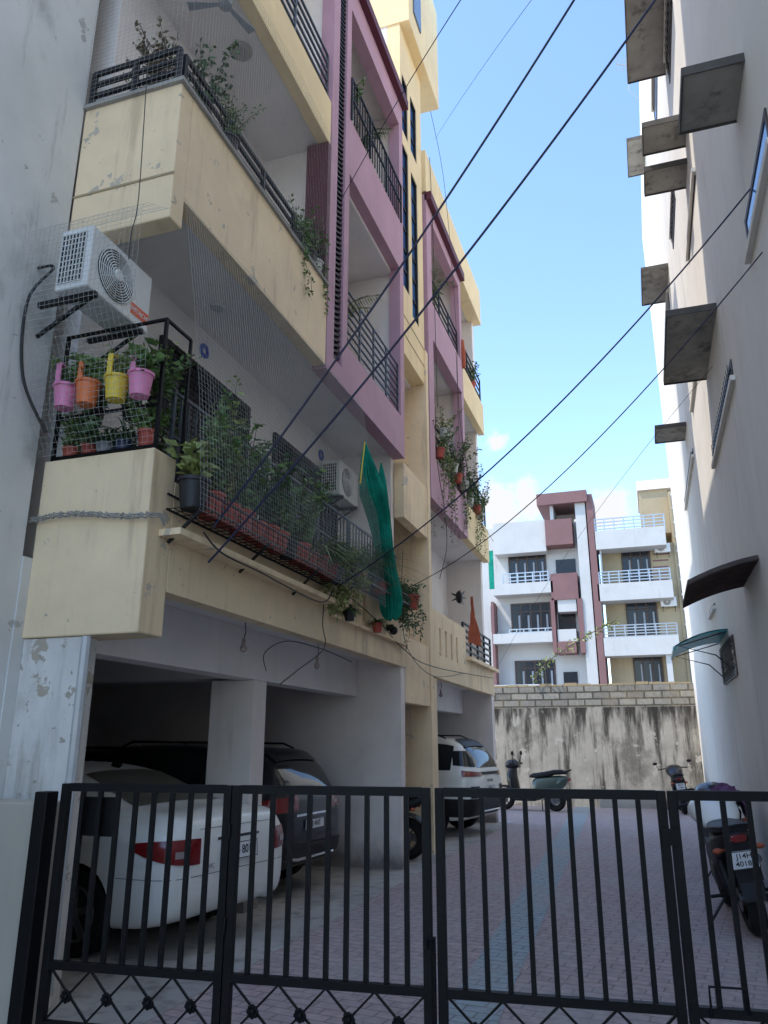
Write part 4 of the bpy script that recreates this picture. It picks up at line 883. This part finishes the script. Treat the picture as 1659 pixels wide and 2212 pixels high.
def make_car(loc,rz,label,st,paint,wheels,wr,ww,rim='alloy'):
    t=thing('parked_car',loc,label,'car','cars parked on the left',rz)
    L=st[-1][0]; n=64; mb=MB(); rings=[]
    ss=[L*i/n for i in range(n+1)]; ss=sorted(set(ss+[.01,.02,.035,.05,.07,.09,.13,.16,.2,.25,L-.02,L-.06]))
    for s_ in ss:
        h=section(*hermite(st,s_)); r=[(-s_,y,z) for y,z in h]+[(-s_,-y,z) for y,z in h[-2:0:-1]]; rings.append(len(mb.v)); mb.v+=r
    m=len(r)
    for i in range(len(ss)-1):
        for k in range(m): mb.f.append((rings[i]+k,rings[i]+(k+1)%m,rings[i+1]+(k+1)%m,rings[i+1]+k))
    mb.f.append(tuple(range(m))); mb.f.append(tuple(rings[-1]+k for k in range(m)))
    bvh=BVHTree.FromPolygons([Vector(v) for v in mb.v],mb.f)
    body=mb.build('body',paint,t,smooth=False); body.data.materials.append(M['blackplastic'])
    W=st[len(st)//2][4]
    cut=MB()
    for x in wheels:
        for sg in (-1,1):
            y0,y1=sorted((sg*(W-.30),sg*(W+.3))); cut.lathe([(wr+.055,y0),(wr+.055,y1)],(x,0,wr+.005),'y',36)
    c=cut.build('cutter',paint); c.data.materials.append(M['blackplastic'])
    for p in c.data.polygons: p.material_index=1
    c.parent=t
    md=body.modifiers.new('b','BOOLEAN'); md.object=c; md.operation='DIFFERENCE'; md.solver='EXACT'
    bpy.context.view_layer.update()
    me=bpy.data.meshes.new_from_object(body.evaluated_get(bpy.context.evaluated_depsgraph_get()))
    body.modifiers.clear()
    if len(me.vertices)>500: body.data=me
    bpy.data.objects.remove(c)
    body.data.shade_smooth(); body.data.set_sharp_from_angle(angle=R(50))
    for x in wheels:
        for sg in (-1,1):
            ty=MB(); y=sg*(W-.11); w=ww/2
            ty.lathe([(wr*.62,-w*.9),(wr*.93,-w),(wr,-w*.75),(wr,w*.75),(wr*.93,w),(wr*.62,w*.9)],(0,0,0),'y',32); o=ty.build('wheel',M['rubber'],t,smooth=True); o.location=(x,y,wr)
            rm=MB(); e=sg*w*.9
            rm.lathe([(wr*.66,e-.05*sg),(wr*.66,e+.01*sg),(wr*.60,e+.012*sg),(wr*.58,e-.03*sg)],(0,0,0),'y',28)
            for q in range(5):
                a=q*2*PI/5+.3; d=Vector((cos(a),0,sin(a))); rm.beam(Vector((0,e,0))+d*.03,Vector((0,e+.008*sg,0))+d*wr*.62,.055,.03,(0,1,0))
            rm.lathe([(.05,e-.02*sg),(.05,e+.025*sg)],(0,0,0),'y',14)
            rm.build('rim',M[rim],o,smooth=True)
    return t,bvh,body
def patch(bvh,fn,nu,nv,name,m,par,off=.006):
    mb=MB(); idx={}
    for i in range(nu+1):
        for j in range(nv+1):
            o,d=fn(i/nu,j/nv); d=d.normalized(); h=bvh.ray_cast(o,d)
            if h[0] is not None: idx[i,j]=len(mb.v); mb.v.append(tuple(h[0]-d*off))
    for i in range(nu):
        for j in range(nv):
            ks=[(i,j),(i+1,j),(i+1,j+1),(i,j+1)]
            if all(k in idx for k in ks): mb.f.append(tuple(idx[k] for k in ks))
    return mb.build(name,m,par,smooth=True)
def cv(f,x): return f(x) if callable(f) else f
def p_side(sg,x0,x1,lo,hi):
    def fn(u,v):
        x=x0+(x1-x0)*u; a=cv(lo,x); b_=cv(hi,x); return Vector((x,sg*3,a+(b_-a)*v)),Vector((0,-sg,0))
    return fn
def p_rear(y0,y1,lo,hi):
    def fn(u,v):
        y=y0+(y1-y0)*u; a=cv(lo,y); b_=cv(hi,y); return Vector((3,y,a+(b_-a)*v)),Vector((-1,0,0))
    return fn
def p_rad(a0,a1,lo,hi,cx=-.75):
    def fn(u,v):
        a=a0+(a1-a0)*u; l=cv(lo,u); h=cv(hi,u); d=Vector((cos(a),sin(a),0)); return Vector((cx,0,l+(h-l)*v))+d*4,-d
    return fn
def p_top(x0,x1,y0,y1,tp=0):
    def fn(u,v): x=x0+(x1-x0)*u; k=1-tp*u; return Vector((x,(y0+(y1-y0)*v)*k,4)),Vector((0,0,-1))
    return fn
def plate(par,x,y,z,lines,size,w=.50,h=.12,tilt=0,back=1):
    p=MB().box(-.004,.004,-w/2,w/2,-h/2,h/2).build('number_plate',M['plate'],par); p.location=(x,y,z); p.rotation_euler=(0,tilt,0)
    b=MB()
    for z_ in (-h/2+.004,h/2-.004): b.box(.0042*back,.006*back,-w/2,w/2,z_-.003,z_+.003)
    for y_ in (-w/2+.004,w/2-.004): b.box(.0042*back,.006*back,y_-.003,y_+.003,-h/2,h/2)
    b.build('plate_border',M['ink'],p)
    for i,s_ in enumerate(lines): text(s_,size,M['ink'],p,(.005*back,0,(len(lines)-1)*.5*size*1.05-i*size*1.05),(R(90),0,R(90*back)),ext=.0008)
    return p
SED=[(0,.44,.78,.95,.62,.61,.52),(.03,.36,.84,1.01,.75,.73,.61),(.09,.30,.88,1.045,.82,.79,.66),(.24,.25,.91,1.075,.865,.835,.68),(.58,.22,.92,1.10,.877,.85,.66),(.95,.2,.93,1.24,.877,.85,.60),(1.35,.19,.93,1.375,.877,.85,.575),(1.9,.19,.93,1.445,.877,.85,.58),
     (2.4,.19,.92,1.42,.877,.85,.57),(2.85,.19,.91,1.27,.875,.85,.60),(3.25,.19,.89,1.04,.875,.845,.68),(3.7,.2,.83,.95,.87,.83,.68),(4.1,.22,.75,.85,.83,.79,.62),(4.38,.27,.64,.72,.74,.70,.52),(4.5,.36,.52,.60,.58,.55,.42)]
def zt(st): return lambda x: hermite(st,max(0,-x))[2]
def decorate(t,bvh,st,kind):
    W=st[len(st)//2][4]; z=zt(st)
    for sg in (-1,1):
        for (x0,x1) in (((-1.22,-1.80),(-1.86,-2.66)) if kind=='sedan' else ((-.42,-.95),(-1.05,-1.85),(-1.92,-2.75))):
            patch(bvh,p_side(sg,x0,x1,.995 if kind=='sedan' else 1.08,lambda x:z(x)-(.11 if kind=='sedan' else .10)),14,6,'side_window',M['carglass'],t)
        for xs in ((-1.05,-1.83,-2.85) if kind=='sedan' else (-.98,-1.88,-2.8)):
            patch(bvh,p_side(sg,xs-.003,xs+.003,.30,.92),1,10,'door_seam',M['seam'],t,.003)
        for xs in (-1.3,-2.1): 
            MB().box(xs-.09,xs+.09,sg*(W-.005),sg*(W+.025),.82,.85).build('door_handle',M['blackplastic'] if kind!='sedan' else M['carwhite'],t,bevel=.008)
    return t
def front_glass(bvh,x0,x1,w,t): patch(bvh,p_top(x0,x1,-w,w),8,12,'windscreen',M['carglass'],t)
car,bv,body=make_car((-3.46,6.42,0.004),R(-7),'white saloon car with red wraparound tail lights in the first parking bay',SED,M['carwhite'],(-.93,-3.6),.315,.2)
decorate(car,bv,SED,'sedan'); front_glass(bv,-2.72,-3.2,.52,car)
patch(bv,p_top(-.64,-1.34,-.56,.56,.12),10,14,'rear_window',M['dustglass'],car)
for sg in (-1,1):
    tl=patch(bv,p_rad(sg*R(34),sg*R(66),lambda u:.69+.11*u*u,lambda u:.91-.05*u*u-.03*(1-u)),18,6,'tail_light',M['red'],car,.010)
    patch(bv,p_rad(sg*R(41),sg*R(47),.75,.80),6,3,'reversing_lens',M['lens'],tl,.014)
patch(bv,p_rad(R(-75),R(75),.60,.605),40,1,'bumper_seam',M['seam'],car,.003)
patch(bv,p_rear(-.52,.52,.945,.949),10,1,'boot_seam',M['seam'],car,.003)
patch(bv,p_rear(-.3,.3,.845,.868),10,2,'boot_garnish',M['chrome'],car,.012)
plate(car,.022,0,.74,['RJ14 801'],.095,w=.52,h=.135,tilt=R(-4))
MB().tube([(-.12,.50,.30),(.03,.50,.30)],.035,12).build('exhaust_pipe',M['chrome'],car,smooth=True)
MB().ell((-1.45,0,1.42),.07,.02,.035).build('roof_antenna',M['blackplastic'],car)
text('CIVIC',.05,M['chrome'],car,(.018,-.40,.66),(R(90),0,R(90)))
SUV=[(0,.50,.86,1.02,.66,.62,.54),(.03,.42,.95,1.12,.77,.74,.60),(.10,.34,1.0,1.27,.84,.81,.61),(.22,.28,1.03,1.44,.885,.855,.62),(.40,.26,1.04,1.57,.905,.875,.63),(.7,.25,1.04,1.62,.91,.875,.64),(1.5,.25,1.03,1.66,.91,.875,.65),
     (2.3,.25,1.02,1.65,.91,.875,.65),(2.75,.25,1.01,1.52,.91,.875,.66),(3.2,.25,1.0,1.18,.91,.87,.72),(3.7,.27,.96,1.09,.9,.86,.72),(4.1,.30,.88,1.0,.86,.82,.66),(4.33,.36,.74,.84,.78,.74,.58),(4.42,.44,.64,.72,.66,.62,.5)]
def suv(loc,rz,label,paint,lines,white=False):
    t,bv,body=make_car(loc,rz,label,SUV,paint,(-.85,-3.5),.345,.22)
    decorate(t,bv,SUV,'suv'); front_glass(bv,-2.75,-3.12,.6,t)
    patch(bv,p_rear(-.56,.56,lambda y:1.12,lambda y:1.50-.06*abs(y)),14,10,'rear_window',M['carglass'],t)
    if white:
        for sg in (-1,1): patch(bv,p_rad(sg*R(40),sg*R(66),lambda u:1.13+.03*u,lambda u:1.40),8,8,'quarter_glass',M['carglass'],t,.008)
    patch(bv,p_rad(R(-78),R(78),.33,.62 if white else .56),40,5,'bumper_cladding',M['blackplastic'],t,.012)
    for sg in (-1,1):
        patch(bv,p_side(sg,-1.35,-3.0,.27,.46),14,3,'sill_cladding',M['blackplastic'],t,.012)
        if white:
            patch(bv,p_rad(sg*R(30),sg*R(58),lambda u:.98,lambda u:1.04+.04*u),12,3,'tail_light',M['red'],t,.014)
            patch(bv,p_rad(sg*R(36),sg*R(50),.63,.82),8,6,'bumper_insert',M['blackplastic'],t,.014)
        else:
            tl=patch(bv,p_rad(sg*R(28),sg*R(60),lambda u:.92,lambda u:1.10-.05*u),12,5,'tail_light',M['red'],t,.014)
            patch(bv,p_rad(sg*R(34),sg*R(39),.96,1.00),6,3,'reversing_lens',M['lens'],tl,.018)
        MB().tube([(-.6,sg*.58,1.61),(-.75,sg*.58,1.67),(-2.2,sg*.58,1.69),(-2.35,sg*.58,1.62)],.013,8).build('roof_rail',M['blackplastic'],t,smooth=True)
    if white: patch(bv,p_rear(-.6,.6,1.0,1.05),14,2,'light_bar',M['blackplastic'],t,.012)
    else: patch(bv,p_rear(-.45,.45,.86,.885),10,2,'chrome_strip',M['chrome'],t,.014)
    patch(bv,p_rear(-.6,.6,.64,.647),10,1,'bumper_seam',M['seam'] if white else M['ink'],t,.004)
    MB().tube([(-.02,-.5,.42),(.03,-.45,.41),(.03,.45,.41),(-.02,.5,.42)],.018,8).build('bumper_bar',M['chrome'],t,smooth=True)
    patch(bv,p_top(-.24,-.46,-.52,.52),6,12,'roof_spoiler',paint if not white else M['blackplastic'],t,.025)
    MB().tube([(-.075,-.05,1.16),(-.04,.1,1.15),(-.06,.38,1.17)],.008,6).build('rear_wiper',M['blackplastic'],t)
    plate(t,.018,0,.76,lines,.085,w=.46,h=.11)
    if white: text('S A F A R I',.07,M['ink'],t,(.018,0,.90),(R(90),0,R(90)))
    return t
s=suv((-3.80,8.85,.004),R(-3),'charcoal SUV with chrome strip parked between the pillar and the partition wall',M['cardark'],['RJ14NT']); s.scale=(1,1,.97)
s=suv((-3.02,15.45,.004),R(-8),'white SUV with dark rear window parked under the farther building',M['carwhite'],['RJ08UA'],True); s.scale=(1.05,1.04,1.07)
s=suv((-5.9,9.6,.004),0,'black car deep in the dark parking bay behind the white saloon',M['carblack'],['RJ14'],False); s.scale=(1,.95,.93)

# ------------------------------------------------------------------ TWO-WHEELERS
def wheel2(t,x,r,w,spokes=6):
    mb=MB(); prof=[(r-w*1.0,-w*.45),(r-w*.35,-w*.5),(r-.004,-w*.2),(r,0),(r-.004,w*.2),(r-w*.35,w*.5),(r-w*1.0,w*.45)]
    mb.lathe(prof,(0,0,0),'y',30); mb.f=[f for f in mb.f if len(f)==4]
    n=30
    for k in range(n): mb.f.append((k,(k+1)%n,6*n+(k+1)%n,6*n+k))
    o=mb.build('wheel',M['rubber'],t,smooth=True); o.location=(x,0,r)
    rm=MB(); rr=r-w*.95
    rm.tube([(rr*cos(k*PI/14),0,rr*sin(k*PI/14)) for k in range(29)],w*.22,6,cap=False)
    for q in range(spokes): a=q*2*PI/spokes+.2; rm.beam((0,0,0),(rr*cos(a),0,rr*sin(a)),.03,.022,(0,1,0))
    rm.lathe([(.045,-w*.6),(.05,0),(.045,w*.6)],(0,0,0),'y',12); rm.lathe([(.10,w*.55),(.10,w*.6)],(0,0,0),'y',20)
    rm.build('rim',M['alloy'],o,smooth=True)
def arc(cx,cz,r,a0,a1,w,th,n=12):
    mb=MB()
    for i in range(n+1):
        a=a0+(a1-a0)*i/n
        for rr in (r,r+th):
            for y in (-w/2,w/2): mb.v.append((cx+rr*cos(a),y,cz+rr*sin(a)))
    for i in range(n):
        b=i*4; mb.f+=[(b,b+1,b+5,b+4),(b+2,b+6,b+7,b+3),(b,b+4,b+6,b+2),(b+1,b+3,b+7,b+5)]
    mb.f+=[(0,2,3,1),(n*4,n*4+1,n*4+3,n*4+2)]
    return mb
def motorbike(loc,rz,lean,label,tank,lines,panel='blackplastic',mirrors=True):
    t=thing('motorcycle',loc,label,'motorcycle','two-wheelers parked in the lane',rot=(lean,0,rz))
    wheel2(t,0,.30,.13); wheel2(t,1.28,.30,.10)
    arc(0,.30,.335,R(25),R(175),.16,.012).build('rear_mudguard',M['blackplastic'],t,smooth=True)
    arc(1.28,.30,.335,R(30),R(150),.12,.012).build('front_mudguard',M['blackplastic'],t,smooth=True)
    f=MB(); f.tube([(1.05,0,.95),(.85,0,.80),(.72,0,.45),(.5,0,.30),(.2,.0,.35)],.022,8); f.tube([(1.02,0,.90),(.5,0,.78),(.05,0,.80),(-.15,0,.84)],.02,8)
    for sg in (-1,1): f.tube([(.38,sg*.07,.36),(0,sg*.09,.30)],.02,8)
    f.build('frame',M['blackplastic'],t,smooth=True)
    for sg in (-1,1):
        MB().tube([(.02,sg*.12,.33),(.12,sg*.13,.68)],.024,10).tube([(.05,sg*.12,.42),(.10,sg*.13,.6)],.038,10).build('shock_absorber',M['blackplastic'],t,smooth=True)
        MB().tube([(1.28,sg*.075,.30),(1.10,sg*.075,.80),(1.04,sg*.07,.98)],.021,8).build('fork_leg',M['alloy'],t,smooth=True)
        if mirrors: MB().tube([(1.0,sg*.34,1.03),(.93,sg*.40,1.16)],.006,6).ell((.92,sg*.42,1.19),.015,.06,.036,12,7).build('mirror',M['blackplastic'],t,smooth=True)
        MB().ell((-.16,sg*.16,.73),.035,.04,.025,10,6).tube([(-.14,sg*.05,.73),(-.15,sg*.14,.73)],.01,6).build('indicator',M['flag'],t,smooth=True)
        MB().tube([(.42,sg*.08,.27),(.42,sg*.24,.27)],.016,8).build('foot_peg',M['rubber'],t)
    e=MB(); e.loftx([(.30,.42,.10,.10),(.40,.42,.16,.17),(.65,.43,.16,.17),(.78,.44,.10,.10)],14,.7)
    for i in range(6): e.loftx([(.60,.55+i*.03,.12,.009),(.82,.58+i*.03,.12,.009)],12,.6)
    e.build('engine',M['blackplastic'],t,smooth=True)
    MB().loftx([(.40,.88,.12,.06),(.50,.94,.18,.11),(.70,.99,.21,.15),(.90,.99,.20,.14),(1.0,.95,.10,.09)],18,.9).build('fuel_tank',tank,t,smooth=True)
    MB().loftx([(-.22,.90,.10,.028),(-.1,.90,.145,.045),(.2,.88,.16,.055),(.42,.87,.13,.06),(.5,.88,.09,.04)],16,.7).build('seat',M['blackplastic'],t,smooth=True)
    MB().loftx([(-.30,.84,.07,.03),(-.2,.82,.13,.07),(.1,.72,.17,.14),(.38,.66,.17,.17),(.48,.68,.10,.12)],16,.75).build('tail_panel',M[panel],t,smooth=True)
    MB().tube([(.1,.15,.90),(-.3,.10,.93),(-.34,0,.94),(-.3,-.10,.93),(.1,-.15,.90)],.012,8).build('grab_rail',M['blackplastic'],t,smooth=True)
    MB().loftx([(-.335,.83,.055,.028),(-.29,.83,.07,.035)],12,.6).build('tail_light',M['red'],t,smooth=True)
    ex=MB(); ex.tube([(.78,-.05,.50),(.80,-.10,.30),(.55,-.14,.22),(.25,-.16,.24)],.018,8); ex.tube([(.25,-.17,.24),(.2,-.17,.25),(-.30,-.18,.32),(-.32,-.18,.322)],[.03,.045,.05,.035],12); ex.build('exhaust',M['alloy'],t,smooth=True)
    MB().tube([(1.0,-.36,1.03),(1.02,-.2,1.05),(1.05,0,1.0),(1.02,.2,1.05),(1.0,.36,1.03)],.014,8).build('handlebar',M['blackplastic'],t,smooth=True)
    MB().loftx([(1.06,.93,.08,.09),(1.16,.93,.10,.10),(1.2,.93,.085,.085)],16,.9).build('headlight',M['lens'],t,smooth=True)
    MB().box(-.30,-.285,-.09,.09,.42,.80).build('mudflap',M['blackplastic'],t)
    plate(t,-.335,0,.66,lines,.060,w=.21,h=.15,tilt=R(-8),back=-1)
    MB().tube([(.45,.12,.25),(.42,.32,.02)],.012,6).build('side_stand',M['blackplastic'],t)
    return t
s=motorbike((.74,8.25,0),R(95),-R(9),'white-tanked motorcycle leaning on its stand nearest the gate at right',M['carwhite'],['J14H','40188'],mirrors=False); s.scale=(1.04,1.12,1.0)
motorbike((.86,11.0,0),R(97),-R(5),'dark motorcycle under a purple cloth, ahead of the white-tanked one',M['carblack'],['RJ14','5021'],mirrors=False)
motorbike((.60,21.3,0),R(93),-R(6),'dark motorcycle parked at the foot of the boundary wall at right',M['carblack'],['RJ14','1184'])
motorbike((-3.55,11.75,0),R(180),-R(6),'dark motorcycle tucked beside the stair tower pier',M['carblack'],['RJ14','2207'])
pc=MB(); n=24; m_=18
for i in range(n+1):
    for j in range(m_+1):
        a=(j/m_-.5); y=10.72+.85*i/n; pc.v.append((.80+.25*sin(a*2.6)+.02*sin(i*1.9+j),y,1.06-.28*a*a*4+.035*sin(i*1.1+j*1.7)+.05*sin(i*.5+j*.4)))
for i in range(n):
    for j in range(m_): k=i*(m_+1)+j; pc.f.append((k,k+1,k+m_+2,k+m_+1))
tag(pc.build('purple_cover',M['purplecloth'],world=True,smooth=True,recalc=False),'crumpled purple cloth lying over the motorcycle beside the right wall','cloth')
def scooter(loc,rz,lean,label):
    t=thing('scooter',loc,label,'scooter','two-wheelers parked in the lane',rot=(lean,0,rz))
    wheel2(t,0,.25,.12,5); wheel2(t,1.27,.25,.11,5)
    MB().loftx([(-.36,.74,.05,.03),(-.27,.68,.12,.11),(-.05,.60,.18,.20),(.2,.54,.19,.24),(.42,.50,.17,.27),(.52,.46,.12,.24)],18,.8).build('rear_body',M['bluedk'],t,smooth=True)
    MB().loftx([(-.32,.86,.08,.03),(-.2,.88,.13,.055),(0,.87,.15,.06),(.14,.83,.15,.07),(.35,.80,.14,.065),(.52,.79,.11,.055),(.6,.77,.06,.03)],16,.7).build('seat',M['blackplastic'],t,smooth=True)
    MB().box(.46,1.0,-.17,.17,.22,.34).build('floorboard',M['blackplastic'],t,bevel=.02)
    ap=MB()
    for (x,z,w,d) in ((.96,.26,.17,.12),(1.0,.45,.20,.13),(1.04,.62,.21,.14),(1.06,.80,.18,.13),(1.02,.97,.10,.09)):
        for k in range(12):
            a=2*PI*k/12; ap.v.append((x+d*cos(a),w*sin(a),z+.12*cos(a)*.2))
    for i in range(4):
        for k in range(12): ap.f.append((i*12+k,i*12+(k+1)%12,(i+1)*12+(k+1)%12,(i+1)*12+k))
    ap.f+= [tuple(range(12)),tuple(48+k for k in range(12))]
    ap.build('front_apron',M['carblack'],t,smooth=True)
    MB().loftx([(.86,1.02,.10,.05),(.98,1.05,.15,.11),(1.12,1.04,.14,.11),(1.2,1.02,.08,.06)],14,.85).build('headlight_cowl',M['carblack'],t,smooth=True)
    MB().tube([(.90,-.33,1.06),(.98,-.15,1.07),(.98,.15,1.07),(.90,.33,1.06)],.02,8).build('handlebar',M['blackplastic'],t,smooth=True)
    arc(1.27,.25,.27,R(0),R(180),.15,.05).build('front_mudguard',M['carblack'],t,smooth=True)
    MB().tube([(1.08,0,.7),(1.2,.06,.40),(1.27,.07,.25)],.035,8).build('fork',M['blackplastic'],t,smooth=True)
    for sg in (-1,1): MB().tube([(.95,sg*.26,1.06),(.92,sg*.30,1.24)],.010,6).ell((.92,sg*.33,1.30),.03,.07,.055,12,7).build('mirror',M['blackplastic'],t,smooth=True)
    MB().loftx([(-.40,.72,.05,.03),(-.34,.71,.07,.04)],12,.7).build('tail_light',M['red'],t,smooth=True)
    MB().tube([(-.28,.1,.88),(-.42,0,.93),(-.28,-.1,.88)],.016,8).build('grab_rail',M['blackplastic'],t,smooth=True)
    MB().tube([(.2,-.17,.22),(-.05,-.18,.24),(-.28,-.18,.28)],[.03,.05,.04],10).build('exhaust',M['steel'],t,smooth=True)
    MB().tube([(.28,.16,.02),(.3,.12,.25),(.3,-.12,.25),(.28,-.16,.02)],.014,6).build('centre_stand',M['blackplastic'],t)
    return t
p=hz(1205,1752,0); s=scooter((p.x-.02,21.2,0),R(170),0,'dark green scooter standing side-on before the stained boundary wall'); s.scale=(1.06,1.05,1.08)
